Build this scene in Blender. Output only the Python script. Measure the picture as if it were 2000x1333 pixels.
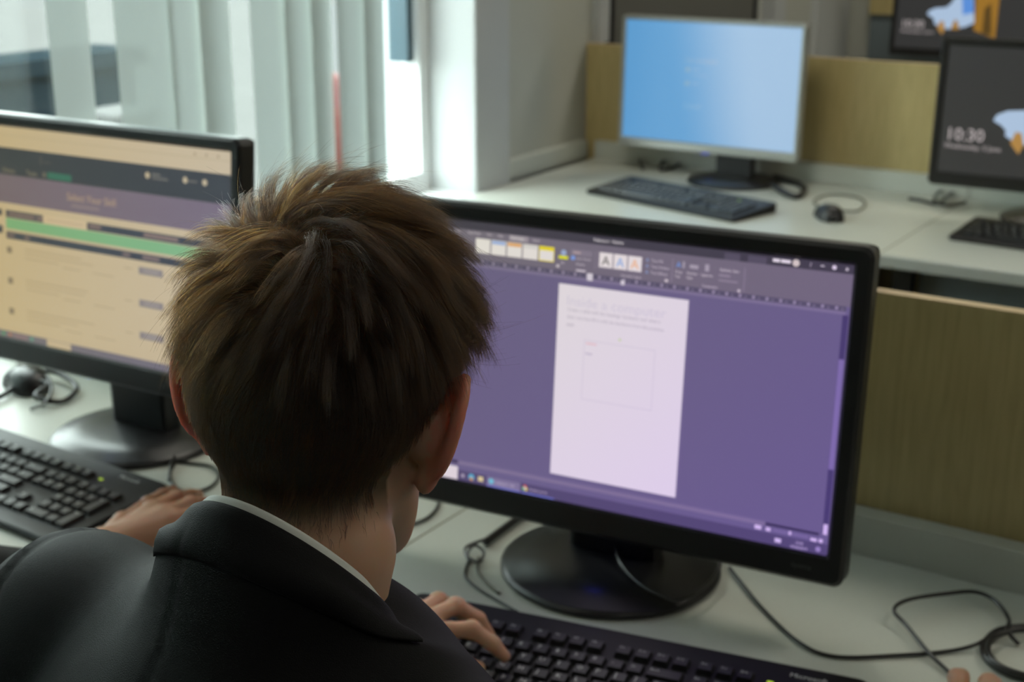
import bpy, bmesh, math
import numpy as np
from mathutils import Vector, Matrix

# ------------------------------------------------------------------ clear
for o in list(bpy.data.objects):
    bpy.data.objects.remove(o, do_unlink=True)
SC = bpy.context.scene
COL = SC.collection
RAD = math.radians
DESK = 0.74                      # height of every worktop
CAMZ = 1.49

# ------------------------------------------------------------------ camera
cam_d = bpy.data.cameras.new('camera')
cam_d.sensor_width = 22.3
cam_d.lens = 22.3 * 2750.0 / 2000.0
cam_d.clip_start = 0.02
cam_d.clip_end = 200
cam_d.dof.use_dof = True
cam_d.dof.focus_distance = 0.76
cam_d.dof.aperture_fstop = 6.5
cam_d.dof.aperture_blades = 7
cam = bpy.data.objects.new('camera', cam_d)
COL.objects.link(cam)
cam.location = (0, 0, CAMZ)
cam.rotation_euler = (RAD(90) - math.atan(871 / 2750.0), 0, RAD(32.7))
SC.camera = cam

# ------------------------------------------------------------------ world, exposure
SC.view_settings.view_transform = 'Standard'
SC.view_settings.look = 'None'
SC.view_settings.gamma = 1.0
SC.view_settings.use_curve_mapping = False
SC.view_settings.exposure = 0.0
SKY = 12.0
w = bpy.data.worlds.new('overcast_sky')
SC.world = w
w.use_nodes = True
bg = w.node_tree.nodes['Background']
bg.inputs[0].default_value = (0.93, 1.0, 0.98, 1)
bg.inputs[1].default_value = SKY

SC.cycles.max_bounces = 9
SC.cycles.diffuse_bounces = 5
SC.cycles.glossy_bounces = 4
SC.cycles.transmission_bounces = 8

rng = np.random.default_rng(7)

# ------------------------------------------------------------------ materials
MATS = {}
def mat(name, col, rough=0.5, metal=0.0, spec=0.5, noise=None, bump=None, sss=0.0, coat=0.0, sheen=0.0,
        emit=None, transmission=0.0, coords='Object'):
    """procedural principled material; noise=(scale, second colour, detail), bump=(scale, strength)"""
    if name in MATS:
        return MATS[name]
    m = bpy.data.materials.new(name)
    m.use_nodes = True
    nt = m.node_tree
    b = nt.nodes['Principled BSDF']
    b.inputs['Base Color'].default_value = (*col, 1)
    b.inputs['Roughness'].default_value = rough
    b.inputs['Metallic'].default_value = metal
    b.inputs['Specular IOR Level'].default_value = spec
    b.inputs['Coat Weight'].default_value = coat
    b.inputs['Sheen Weight'].default_value = sheen
    b.inputs['Transmission Weight'].default_value = transmission
    if sss:
        b.inputs['Subsurface Weight'].default_value = sss
        b.inputs['Subsurface Radius'].default_value = (1.0, 0.25, 0.12)
        b.inputs['Subsurface Scale'].default_value = 0.006
    if emit:
        b.inputs['Emission Color'].default_value = (*emit[0], 1)
        b.inputs['Emission Strength'].default_value = emit[1]
    tc = nt.nodes.new('ShaderNodeTexCoord')
    if noise:
        n = nt.nodes.new('ShaderNodeTexNoise')
        n.inputs['Scale'].default_value = noise[0]
        n.inputs['Detail'].default_value = noise[2] if len(noise) > 2 else 3
        nt.links.new(tc.outputs[coords], n.inputs['Vector'])
        mx = nt.nodes.new('ShaderNodeMix')
        mx.data_type = 'RGBA'
        mx.inputs[6].default_value = (*col, 1)
        mx.inputs[7].default_value = (*noise[1], 1)
        nt.links.new(n.outputs['Fac'], mx.inputs[0])
        nt.links.new(mx.outputs[2], b.inputs['Base Color'])
    if bump:
        n2 = nt.nodes.new('ShaderNodeTexNoise')
        n2.inputs['Scale'].default_value = bump[0]
        n2.inputs['Detail'].default_value = 4
        nt.links.new(tc.outputs[coords], n2.inputs['Vector'])
        bp = nt.nodes.new('ShaderNodeBump')
        bp.inputs['Strength'].default_value = bump[1]
        bp.inputs['Distance'].default_value = 0.002
        nt.links.new(n2.outputs['Fac'], bp.inputs['Height'])
        nt.links.new(bp.outputs['Normal'], b.inputs['Normal'])
    MATS[name] = m
    return m

def wood_mat():
    m = bpy.data.materials.new('beech_laminate')
    m.use_nodes = True
    nt = m.node_tree
    b = nt.nodes['Principled BSDF']
    b.inputs['Roughness'].default_value = 0.34
    tc = nt.nodes.new('ShaderNodeTexCoord')
    mp = nt.nodes.new('ShaderNodeMapping')
    mp.inputs['Scale'].default_value = (55, 55, 4)
    n = nt.nodes.new('ShaderNodeTexNoise')
    n.inputs['Scale'].default_value = 2.5
    n.inputs['Detail'].default_value = 6
    n.inputs['Distortion'].default_value = 0.4
    r = nt.nodes.new('ShaderNodeValToRGB')
    r.color_ramp.elements[0].position = 0.3
    r.color_ramp.elements[0].color = (0.42, 0.335, 0.15, 1)
    r.color_ramp.elements[1].position = 0.75
    r.color_ramp.elements[1].color = (0.53, 0.43, 0.205, 1)
    nt.links.new(tc.outputs['Object'], mp.inputs['Vector'])
    nt.links.new(mp.outputs['Vector'], n.inputs['Vector'])
    nt.links.new(n.outputs['Fac'], r.inputs['Fac'])
    nt.links.new(r.outputs['Color'], b.inputs['Base Color'])
    return m

M_WOOD = wood_mat()
M_EDGE = mat('beech_edge', (0.62, 0.47, 0.27), 0.45, noise=(40, (0.55, 0.4, 0.22)))
M_TOP = mat('grey_laminate', (0.50, 0.525, 0.475), 0.3, noise=(420, (0.58, 0.60, 0.55), 2), bump=(600, 0.03))
M_ALU = mat('grey_edge_trim', (0.52, 0.56, 0.56), 0.32, metal=0.35)
M_SEAM = mat('seam_filler', (0.2, 0.19, 0.13), 0.8)
M_BLACK = mat('black_plastic', (0.012, 0.012, 0.013), 0.38, bump=(900, 0.04))
M_GLOSS = mat('gloss_black_plastic', (0.007, 0.007, 0.007), 0.42, spec=0.3, noise=(30, (0.012, 0.012, 0.013)))
M_BASE = mat('satin_black_plastic', (0.014, 0.014, 0.015), 0.33, bump=(700, 0.05))
M_SILVER = mat('silver_plastic', (0.36, 0.37, 0.35), 0.3, metal=0.45, noise=(60, (0.4, 0.4, 0.38)))
M_CABLE = mat('black_cable', (0.012, 0.012, 0.013), 0.32, noise=(50, (0.02, 0.02, 0.02)))
M_CABLEG = mat('grey_cable', (0.12, 0.12, 0.09), 0.5, noise=(50, (0.15, 0.15, 0.12)))
M_WALL = mat('painted_wall', (0.42, 0.43, 0.385), 0.75, noise=(6, (0.45, 0.455, 0.41)), bump=(160, 0.06))
M_PILLAR = mat('white_paint', (0.43, 0.45, 0.455), 0.6, noise=(5, (0.46, 0.475, 0.48)), bump=(200, 0.04))
M_CEIL = mat('ceiling_tile', (0.6, 0.6, 0.58), 0.9, noise=(30, (0.55, 0.55, 0.53)))
M_FLOOR = mat('dark_carpet', (0.05, 0.055, 0.065), 0.95, noise=(250, (0.08, 0.085, 0.095)), bump=(400, 0.3))
M_FRAME = mat('blue_grey_frame', (0.035, 0.075, 0.10), 0.4, noise=(12, (0.045, 0.085, 0.11)))
M_WFRAME = mat('white_frame', (0.78, 0.8, 0.8), 0.35, noise=(12, (0.74, 0.77, 0.78)))
M_GREYP = mat('blue_grey_panel', (0.13, 0.165, 0.185), 0.4, noise=(20, (0.15, 0.18, 0.2)))
M_PIN = mat('dark_grey_board', (0.105, 0.105, 0.095), 0.85, noise=(200, (0.13, 0.13, 0.115)))
M_LEG = mat('black_steel', (0.015, 0.015, 0.017), 0.4, metal=0.3)
M_WHITEINK = mat('white_ink', (0.55, 0.55, 0.55), 0.6, noise=(50, (0.5, 0.5, 0.5)))
M_GREYINK = mat('grey_ink', (0.10, 0.10, 0.10), 0.5, noise=(50, (0.11, 0.11, 0.11)))

# ------------------------------------------------------------------ mesh helpers
def mesh_obj(name, verts, faces, m=None, parent=None, smooth=False, mats=None, fmat=None):
    me = bpy.data.meshes.new(name)
    if isinstance(verts, np.ndarray):
        verts = verts.tolist()
    if isinstance(faces, np.ndarray):
        faces = faces.tolist()
    me.from_pydata(verts, [], faces)
    if mats:
        for q in mats:
            me.materials.append(q)
    elif m:
        me.materials.append(m)
    if fmat is not None:
        me.polygons.foreach_set('material_index', np.asarray(fmat, dtype=np.int32))
    if smooth:
        me.polygons.foreach_set('use_smooth', np.ones(len(me.polygons), dtype=bool))
    me.update()
    o = bpy.data.objects.new(name, me)
    COL.objects.link(o)
    if parent:
        o.parent = parent
    return o

def tag(o, label=None, cat=None, group=None, kind=None):
    if label: o['label'] = label
    if cat: o['category'] = cat
    if group: o['group'] = group
    if kind: o['kind'] = kind
    return o

def empty(name, loc=(0, 0, 0), rz=0.0):
    o = bpy.data.objects.new(name, None)
    o.empty_display_size = 0.05
    COL.objects.link(o)
    o.location = loc
    o.rotation_euler = (0, 0, rz)
    return o

class MB:
    """collects shapes into one mesh"""
    def __init__(self):
        self.v = []; self.f = []; self.fm = []
    def add(self, verts, faces, mi=0):
        b = len(self.v)
        self.v += [tuple(map(float, q)) for q in verts]
        self.f += [tuple(int(i) + b for i in q) for q in faces]
        self.fm += [mi] * len(faces)
    def box(self, lo, hi, mi=0, bev=0.0, seg=2):
        if bev <= 0:
            x0, y0, z0 = lo; x1, y1, z1 = hi
            self.add([(x0, y0, z0), (x1, y0, z0), (x1, y1, z0), (x0, y1, z0), (x0, y0, z1), (x1, y0, z1), (x1, y1, z1), (x0, y1, z1)],
                     [(0, 3, 2, 1), (4, 5, 6, 7), (0, 1, 5, 4), (1, 2, 6, 5), (2, 3, 7, 6), (3, 0, 4, 7)], mi)
            return
        bm = bmesh.new()
        bmesh.ops.create_cube(bm, size=1.0)
        c = [(a + b) / 2 for a, b in zip(lo, hi)]; s = [b - a for a, b in zip(lo, hi)]
        for q in bm.verts:
            q.co = Vector([c[i] + q.co[i] * s[i] for i in range(3)])
        bmesh.ops.bevel(bm, geom=list(bm.edges), offset=bev, segments=seg, profile=0.5, affect='EDGES')
        bm.verts.index_update()
        self.add([tuple(q.co) for q in bm.verts], [[q.index for q in f.verts] for f in bm.faces], mi)
        bm.free()
    def lathe(self, prof, n=48, c=(0, 0, 0), mi=0, sx=1.0, sy=1.0, cap=True):
        vs = []; fs = []
        for r, z in prof:
            for k in range(n):
                a = 2 * math.pi * k / n
                vs.append((c[0] + r * math.cos(a) * sx, c[1] + r * math.sin(a) * sy, c[2] + z))
        for i in range(len(prof) - 1):
            for k in range(n):
                k2 = (k + 1) % n
                fs.append((i * n + k, i * n + k2, (i + 1) * n + k2, (i + 1) * n + k))
        if cap:
            fs.append(tuple(range(n - 1, -1, -1)))
            fs.append(tuple((len(prof) - 1) * n + k for k in range(n)))
        self.add(vs, fs, mi)
    def tube(self, pts, r, n=8, mi=0, sub=6):
        v, f = tube_geo(pts, r, n, sub)
        self.add(v, f, mi)
    def xform(self, M):
        self.v = [tuple(M @ Vector(q)) for q in self.v]
        return self
    def build(self, name, m=None, parent=None, smooth=False, mats=None):
        return mesh_obj(name, self.v, self.f, m, parent, smooth, mats, self.fm if mats else None)

def catmull(pts, sub=6, closed=False):
    P = np.asarray(pts, float)
    if len(P) < 3:
        return P
    out = []
    n = len(P)
    for i in range(n - 1):
        p0 = P[max(i - 1, 0)]; p1 = P[i]; p2 = P[i + 1]; p3 = P[min(i + 2, n - 1)]
        for k in range(sub):
            t = k / sub
            out.append(0.5 * (2 * p1 + (p2 - p0) * t + (2 * p0 - 5 * p1 + 4 * p2 - p3) * t * t + (3 * p1 - p0 - 3 * p2 + p3) * t ** 3))
    out.append(P[-1])
    return np.array(out)

def tube_geo(pts, r, n=8, sub=6):
    P = catmull(pts, sub)
    T = np.gradient(P, axis=0)
    T /= np.linalg.norm(T, axis=1)[:, None] + 1e-12
    up = np.array([0.13, 0.21, 0.97])
    vs = []
    for p, t in zip(P, T):
        a = np.cross(t, up); a /= np.linalg.norm(a) + 1e-12
        b = np.cross(t, a)
        for k in range(n):
            th = 2 * math.pi * k / n
            vs.append(p + r * (a * math.cos(th) + b * math.sin(th)))
    m = len(P); fs = []
    for i in range(m - 1):
        for k in range(n):
            k2 = (k + 1) % n
            fs.append((i * n + k, i * n + k2, (i + 1) * n + k2, (i + 1) * n + k))
    fs.append(tuple(range(n - 1, -1, -1)))
    fs.append(tuple((m - 1) * n + k for k in range(n)))
    return vs, fs

def text_geo(s, size, align='LEFT', res=2):
    cu = bpy.data.curves.new('tmp_text', 'FONT')
    cu.body = s; cu.size = size; cu.align_x = align; cu.resolution_u = res
    o = bpy.data.objects.new('tmp_text', cu)
    COL.objects.link(o)
    dg = bpy.context.evaluated_depsgraph_get()
    me = o.evaluated_get(dg).to_mesh()
    v = [tuple(q.co) for q in me.vertices]; f = [tuple(p.vertices) for p in me.polygons]
    o.evaluated_get(dg).to_mesh_clear()
    bpy.data.objects.remove(o, do_unlink=True)
    bpy.data.curves.remove(cu)
    return v, f

def slab(name, lo, hi, m, parent=None, bev=0.0):
    b = MB(); b.box(lo, hi, 0, bev)
    return b.build(name, m, parent)

# ------------------------------------------------------------------ the room
tag(slab('floor', (-2.1, -3.0, -0.05), (4.5, 5.95, 0.0), M_FLOOR), kind='structure')
tag(slab('ceiling', (-2.4, -3.0, 2.7), (4.6, 6.1, 2.75), M_CEIL), kind='structure')
WY0, WY1, WZ0, WZ1 = -1.6, 3.036, 0.735, 2.3         # window opening in the left wall
wl = MB()
wl.box((-2.36, -3.0, 0), (-2.06, 3.036, WZ0 - 0.02))          # below the sill
wl.box((-2.36, -3.0, WZ1), (-2.06, 3.036, 2.7))
wl.box((-2.36, -3.0, WZ0 - 0.02), (-2.06, WY0, WZ1))
wl.box((-2.36, 3.20, 0), (-2.11, 5.95, 2.7))
tag(wl.build('wall_left', M_WALL), kind='structure')
tag(slab('trim_1', (-2.36, 3.036, 0), (-2.06, 3.20, 2.7), M_PILLAR, bev=0.006), 'white pillar between the window and the far desk', kind='structure')
tag(slab('wall_back', (-2.36, 5.95, 0), (4.6, 6.1, 2.7), M_WALL), kind='structure')
tag(slab('wall_right', (4.5, -3.0, 0), (4.6, 5.95, 2.7), M_WALL), kind='structure')
tag(slab('wall_front', (-2.36, -3.1, 0), (4.6, -3.0, 2.7), M_WALL), kind='structure')

# unseen ceiling panels, added as fill light to brighten the room
M_FILL = mat('fill_diffuser', (0.8, 0.8, 0.75), 0.6, noise=(20, (0.78, 0.78, 0.73)), emit=((1.0, 0.95, 0.82), 11.5))
M_FILL_DIM = mat('dim_fill_diffuser', (0.8, 0.8, 0.75), 0.6, noise=(20, (0.78, 0.78, 0.73)), emit=((1.0, 0.95, 0.82), 2.8))
M_FILL_OFF = mat('unlit_diffuser', (0.8, 0.8, 0.75), 0.6, noise=(20, (0.78, 0.78, 0.73)))
for i, x in enumerate((-1.4, 0.8, 3.0)):
    for j, y in enumerate((-2.6, -0.2, 2.2, 4.6)):
        r_ = empty('fill_panel', (x, y, 2.70)); 
        tag(r_, 'square unseen ceiling panel added for fill light, %s from the window in the %s row' % (('first', 'second', 'third')[i], ('front', 'second', 'third', 'rear')[j]), 'light', 'added fill panels')
        b = MB(); b.box((-0.31, -0.31, -0.012), (0.31, -0.29, 0)); b.box((-0.31, 0.29, -0.012), (0.31, 0.31, 0)); b.box((-0.31, -0.29, -0.012), (-0.29, 0.29, 0)); b.box((0.29, -0.29, -0.012), (0.31, 0.29, 0))
        b.build('fill_frame', M_WFRAME, r_)
        slab('diffuser', (-0.289, -0.289, -0.008), (0.289, 0.289, -0.001), M_FILL if j > 1 else M_FILL_DIM if j == 1 else M_FILL_OFF, r_)
# window in the left wall
win = empty('window_1', (-2.24, 0, WZ0)); tag(win, kind='structure')
fr = MB()
fr.box((-0.03, WY0, 0), (0.03, WY1, 0.05)); fr.box((-0.03, WY0, WZ1 - WZ0 - 0.05), (0.03, WY1, WZ1 - WZ0))
for y in (WY0 + 0.025, WY1 - 0.02):
    fr.box((-0.03, y - 0.02, 0.05), (0.03, y + 0.02, WZ1 - WZ0 - 0.05))
fr.build('window_frame', M_WFRAME, win)
for y in (0.55, 1.25):
    slab('mullion', (-0.03, y - 0.025, 0.05), (0.03, y + 0.025, WZ1 - WZ0 - 0.05), M_FRAME, win)
slab('mullion', (-0.03, 2.945, 0.345), (0.03, 2.972, WZ1 - WZ0 - 0.05), M_FRAME, win)
glass = bpy.data.materials.new('window_glass'); glass.use_nodes = True
nt = glass.node_tree
for n in list(nt.nodes):
    if n.type == 'BSDF_PRINCIPLED': nt.nodes.remove(n)
tr = nt.nodes.new('ShaderNodeBsdfTransparent'); gl = nt.nodes.new('ShaderNodeBsdfGlossy'); gl.inputs['Roughness'].default_value = 0.02
mxs = nt.nodes.new('ShaderNodeMixShader'); mxs.inputs[0].default_value = 0.05
tr.inputs[0].default_value = (0.93, 0.97, 0.96, 1)
nt.links.new(tr.outputs[0], mxs.inputs[1]); nt.links.new(gl.outputs[0], mxs.inputs[2])
nt.links.new(mxs.outputs[0], nt.nodes['Material Output'].inputs['Surface'])
for a, b_ in ((WY0 + 0.045, 0.525), (0.575, 1.225), (1.275, WY1 - 0.04)):
    slab('pane', (-0.004, a, 0.05), (0.004, b_, WZ1 - WZ0 - 0.05), glass, win)
slab('window_sill', (0.03, WY0, -0.02), (0.175, WY1 - 0.001, 0.0), M_WFRAME, win)

# outside: pale ground, low dark wall, red post
M_GROUND = mat('pale_paving', (0.062, 0.062, 0.061), 0.9, spec=0.0, noise=(1.5, (0.072, 0.072, 0.071)))
tag(slab('exterior_ground', (-60, -40, -0.35), (-2.42, 60, -0.3), M_GROUND), kind='structure')
M_FBLUE = mat('blue_slate_wall', (0.0075, 0.0125, 0.016), 0.8, spec=0.0, noise=(2, (0.011, 0.017, 0.021)))
lw = empty('low_outdoor_wall', (-6.0, 4.3, -0.3))
slab('wall_body', (-0.15, -3.4, 0), (0.15, 1.05, 0.93), M_FBLUE, lw)
slab('coping', (-0.2, -3.45, 0.93), (0.2, 1.1, 1.01), M_FBLUE, lw)
tag(lw, 'low dark blue wall seen outside through the open blind slats', 'wall')
rp = empty('red_post', (-4.6, 5.515, -0.3))
b = MB(); b.lathe([(0.03, 0), (0.03, 0.90), (0.02, 0.94)], 16); b.build('shaft', mat('red_paint', (0.10, 0.02, 0.014), 0.6, noise=(20, (0.08, 0.016, 0.012))), rp, True)
b = MB(); b.lathe([(0.06, 0), (0.06, 0.015), (0.03, 0.02)], 16); b.build('foot', M_LEG, rp)
tag(rp, 'thin red post outside the window, glimpsed between two slats', 'post')

ub = empty('utility_box', (-5.2, 4.63, -0.3))
M_BOX = mat('pale_box_paint', (0.075, 0.075, 0.075), 0.8, spec=0.0, noise=(4, (0.08, 0.08, 0.08)))
slab('cabinet', (-0.12, -0.13, 0), (0.12, 0.13, 0.78), M_BOX, ub, 0.01); slab('lid', (-0.14, -0.15, 0.78), (0.14, 0.15, 0.82), M_BOX, ub, 0.008)
tag(ub, 'small pale utility box outside, just above the yellow-page monitor', 'box')
# vertical blind: head rail and slats, each slat a curved strip
slat_m = bpy.data.materials.new('blind_fabric'); slat_m.use_nodes = True
nt = slat_m.node_tree
pb = nt.nodes['Principled BSDF']; pb.inputs['Base Color'].default_value = (0.50, 0.50, 0.45, 1); pb.inputs['Roughness'].default_value = 0.8
tl = nt.nodes.new('ShaderNodeBsdfTranslucent'); tl.inputs[0].default_value = (0.135, 0.155, 0.155, 1)
trn = nt.nodes.new('ShaderNodeBsdfTransparent'); trn.inputs[0].default_value = (0.7, 0.85, 0.85, 1)
m1 = nt.nodes.new('ShaderNodeMixShader'); m1.inputs[0].default_value = 0.42
m2 = nt.nodes.new('ShaderNodeMixShader'); m2.inputs[0].default_value = 0.12
wv = nt.nodes.new('ShaderNodeTexNoise'); wv.inputs['Scale'].default_value = 350
bp = nt.nodes.new('ShaderNodeBump'); bp.inputs['Strength'].default_value = 0.1; bp.inputs['Distance'].default_value = 0.001
tcn = nt.nodes.new('ShaderNodeTexCoord')
nt.links.new(tcn.outputs['Object'], wv.inputs['Vector']); nt.links.new(wv.outputs['Fac'], bp.inputs['Height']); nt.links.new(bp.outputs['Normal'], pb.inputs['Normal'])
nt.links.new(pb.outputs[0], m1.inputs[1]); nt.links.new(tl.outputs[0], m1.inputs[2])
nt.links.new(m1.outputs[0], m2.inputs[1]); nt.links.new(trn.outputs[0], m2.inputs[2])
nt.links.new(m2.outputs[0], nt.nodes['Material Output'].inputs['Surface'])
BX = -2.125
blind = empty('vertical_blind', (BX, 0.7, 2.24))
tag(blind, 'pale green-grey vertical slat blind hanging in the window', 'blind')
slab('head_rail', (-0.02, -2.25, 0.0), (0.02, 2.3, 0.05), M_WFRAME, blind)
def slat_mesh():
    n = 6; W = 0.127; hgt = 1.47; vs = []; fs = []
    for zi in range(2):
        for k in range(n + 1):
            t = k / n - 0.5
            vs.append((0.010 * (1 - (2 * t) ** 2) - 0.005, t * W, -hgt * zi))
    for k in range(n):
        fs.append((k, k + 1, n + 1 + k + 1, n + 1 + k))
    me = bpy.data.meshes.new('slat'); me.from_pydata(vs, [], fs); me.materials.append(slat_m)
    me.polygons.foreach_set('use_smooth', np.ones(len(me.polygons), dtype=bool))
    return me
SM = slat_mesh()
SLATS = [(1.7977, 0.2585), (1.9773, -0.147), (2.0926, 0.2935), (2.1786, 0.2673), (2.3389, 0.1118), (2.4384, 0.2368), (2.5165, 0.3483), (2.6217, 0.1636), (2.7096, 0.2828)]
yy = 1.55
while yy > -1.55:
    SLATS.append((yy, RAD((58 if yy > 0.95 else 40 if yy > 0.3 else 20) + 9 * math.sin(yy * 9)))); yy -= 0.105
for y, a in SLATS:
    o = bpy.data.objects.new('slat', SM); COL.objects.link(o); o.parent = blind
    o.location = (0, y - 0.7, 0); o.rotation_euler = (0, 0, a)

# wall fittings on the left wall beyond the far desk
pbd = empty('pin_board', (-2.109, 4.37, 0.95)); tag(pbd, 'dark grey pin board on the left wall behind the blue-screen monitor', 'board')
slab('board', (0, -0.54, 0), (0.014, 0.52, 0.9), M_PIN, pbd)
b = MB(); b.box((0, -0.56, -0.02), (0.02, 0.54, 0)); b.box((0, -0.56, 0.9), (0.02, 0.54, 0.92)); b.box((0, 0.52, 0), (0.02, 0.545, 0.9)); b.box((0, -0.565, 0), (0.02, -0.54, 0.9))
b.build('board_frame', M_LEG, pbd)
tag(slab('trim_2', (-2.11, 5.0, 0.0), (-2.06, 5.11, 2.7), M_PILLAR), kind='structure')
tag(slab('trim_3', (-2.11, 3.73, 1.07), (-2.085, 3.79, 2.7), M_PILLAR), kind='structure')
tag(slab('trim_4', (-2.11, 5.50, 0.0), (-2.08, 5.86, 2.7), M_PILLAR), kind='structure')

# ------------------------------------------------------------------ desks
def desk(x0, x1, yf, label, up_label, depth=0.705, panel=True):
    yb = yf + depth
    d = empty('computer_desk', ((x0 + x1) / 2, yf, 0))
    X0, X1 = x0 - (x0 + x1) / 2 + 0.0012, x1 - (x0 + x1) / 2 - 0.0012
    slab('worktop', (X0, 0.003, DESK - 0.026), (X1, depth - 0.0005, DESK), M_TOP, d, 0.0015)
    slab('edge_trim', (X0, -0.002, DESK - 0.027), (X1, 0.0025, DESK - 0.0005), M_ALU, d, 0.001)
    up = slab('desk_upstand', (X0, 0, 0), (X1, 0.028, 0.076), M_TOP, None, 0.001)
    up.location = ((x0 + x1) / 2, yf + depth + 0.0005, DESK - 0.026)
    tag(up, up_label, 'upstand', 'grey desk upstands')
    for s in (X0 + 0.02, X1 - 0.06):
        b = MB(); b.box((s, 0.05, 0.03), (s + 0.04, 0.09, DESK - 0.026)); b.box((s, depth - 0.12, 0.03), (s + 0.04, depth - 0.08, DESK - 0.026))
        b.box((s - 0.005, 0.02, 0), (s + 0.045, depth - 0.04, 0.03)); b.build('leg_frame', M_LEG, d)
    if panel:
        slab('modesty_panel', (X0 + 0.065, 0.10, 0.22), (X1 - 0.065, 0.118, DESK - 0.027), M_GREYP, d)
    tag(d, label, 'desk', 'grey computer desks')
    return d
YN, YF, Y3 = 0.803, 2.955, 5.08
desk(-2.058, -0.945, YN, 'grey topped desk carrying the monitor with the yellow web page', 'grey upstand strip behind the yellow-page monitor', panel=False)
desk(-0.945, 0.255, YN, 'grey topped desk in front of the boy, under the purple-screen monitor', 'grey upstand strip behind the purple-screen monitor', panel=False)
desk(-2.058, -0.945, YF, 'grey topped far desk under the blue-screen monitor, beside the white pillar', 'grey upstand strip behind the blue-screen monitor')
desk(-0.945, 0.255, YF, 'grey topped far desk under the black lock-screen monitor, right of the seam', 'grey upstand strip behind the far lock-screen monitor')
desk(-2.058, -0.945, Y3, 'rearmost desk, half hidden behind the beech screen', 'grey upstand strip at the back of the rearmost desk', panel=False)
for x, y in ((-0.945, YN), (-0.945, YF)):
    tag(slab('trim_5', (x - 0.0011, y + 0.003, DESK - 0.02), (x + 0.0011, y + 0.704, DESK - 0.0008), M_SEAM), kind='structure')
# upstand along the left wall at the far desk
tag(slab('trim_6', (-2.11, 3.201, DESK + 0.0005), (-2.080, YF + 0.704, DESK + 0.05), M_TOP), kind='structure')

def screen_panel(x0, x1, y, top, label, z0=0.30):
    d = empty('desk_screen', ((x0 + x1) / 2, y, z0))
    hw = (x1 - x0) / 2
    slab('board', (-hw + 0.002, 0, 0), (hw - 0.002, 0.018, top - z0 - 0.0015), M_WOOD, d)
    slab('edge_band', (-hw + 0.002, 0, top - z0 - 0.0015), (hw - 0.002, 0.018, top - z0), M_EDGE, d)
    slab('end_band', (hw - 0.002, 0, 0), (hw, 0.018, top - z0), M_EDGE, d)
    slab('end_band', (-hw, 0, 0), (-hw + 0.002, 0.018, top - z0), M_EDGE, d)
    for s in (-hw + 0.15, hw - 0.19):
        slab('floor_post', (s, 0.0185, -z0), (s + 0.04, 0.05, 0.2), M_LEG, d)
    tag(d, label, 'panel', 'beech desk screens')
screen_panel(-2.058, -1.0015, YN + 0.734, DESK + 0.316, 'low beech screen behind the yellow-page monitor')
screen_panel(-1.0, -0.4985, YN + 0.734, DESK + 0.345, 'taller beech screen behind the purple-screen monitor')
screen_panel(-0.497, 1.455, YN + 0.734, DESK + 0.316, 'low beech screen right of the purple-screen monitor')
screen_panel(-2.105, -0.947, YF + 0.734, DESK + 0.333, 'beech screen behind the blue-screen monitor')
screen_panel(-0.944, 1.455, YF + 0.734, DESK + 0.333, 'beech screen behind the far lock-screen monitor')
tag(slab('dado_panel', (-2.0, 5.90, DESK + 0.051), (2.5, 5.949, DESK + 0.275), M_GREYP), 'blue-grey dado panel along the back wall', 'panel')
tag(slab('wall_shelf_board', (-2.0, 5.88, DESK + 0.277), (2.5, 5.949, DESK + 0.62), M_WOOD), 'beech board on the back wall above the grey dado', 'panel')

# ------------------------------------------------------------------ displays
def lin(c):
    c = np.asarray(c, float) / 255.0
    return np.where(c <= 0.04045, c / 12.92, ((c + 0.055) / 1.055) ** 2.4)

class Canvas:
    def __init__(self, W, H, w, h, shade=None):
        self.W, self.H, self.w, self.h = W, H, w, h
        self.v = []; self.f = []; self.c = []; self.layer = 0; self.shade = shade
    def _push(self, pts, faces, col):
        b = len(self.v)
        zz = -0.00003 * self.layer
        col = lin(col)
        for p in pts:
            u, q = p[0] / self.W, p[1] / self.H
            cc = col * (self.shade(u, q) if self.shade else 1.0)
            self.v.append(((u - 0.5) * self.w, zz, (0.5 - q) * self.h)); self.c.append((*cc, 1))
        self.f += [tuple(b + i for i in t) for t in faces]
    def rect(self, x0, y0, x1, y1, col, nx=1, ny=1):
        self.layer += 1
        pts = [(x0 + (x1 - x0) * i / nx, y0 + (y1 - y0) * j / ny) for j in range(ny + 1) for i in range(nx + 1)]
        fs = [(j * (nx + 1) + i, (j + 1) * (nx + 1) + i, (j + 1) * (nx + 1) + i + 1, j * (nx + 1) + i + 1) for j in range(ny) for i in range(nx)]
        self._push(pts, fs, col)
    def rects(self, L, col):
        """same layer for many non-overlapping rectangles"""
        self.layer += 1
        for x0, y0, x1, y1 in L:
            self._push([(x0, y0), (x0, y1), (x1, y1), (x1, y0)], [(0, 1, 2, 3)], col)
    def poly(self, pts, col):
        self.layer += 1
        self._push(pts[::-1], [tuple(range(len(pts)))], col)
    def disc(self, x, y, r, col, n=14):
        self.poly([(x + r * math.cos(2 * math.pi * k / n), y + r * math.sin(2 * math.pi * k / n)) for k in range(n)], col)
    def text(self, s, x, y, size, col, align='LEFT', sx=1.0):
        """baseline at y, size in canvas pixels"""
        self.layer += 1
        v, f = text_geo(s, size, align)
        self._push([(x + q[0] * sx, y - q[1]) for q in v], f, col)
    def outline(self, x0, y0, x1, y1, t, col):
        self.rects([(x0, y0, x1, y0 + t), (x0, y1 - t, x1, y1), (x0, y0 + t, x0 + t, y1 - t), (x1 - t, y0 + t, x1, y1 - t)], col)

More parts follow.
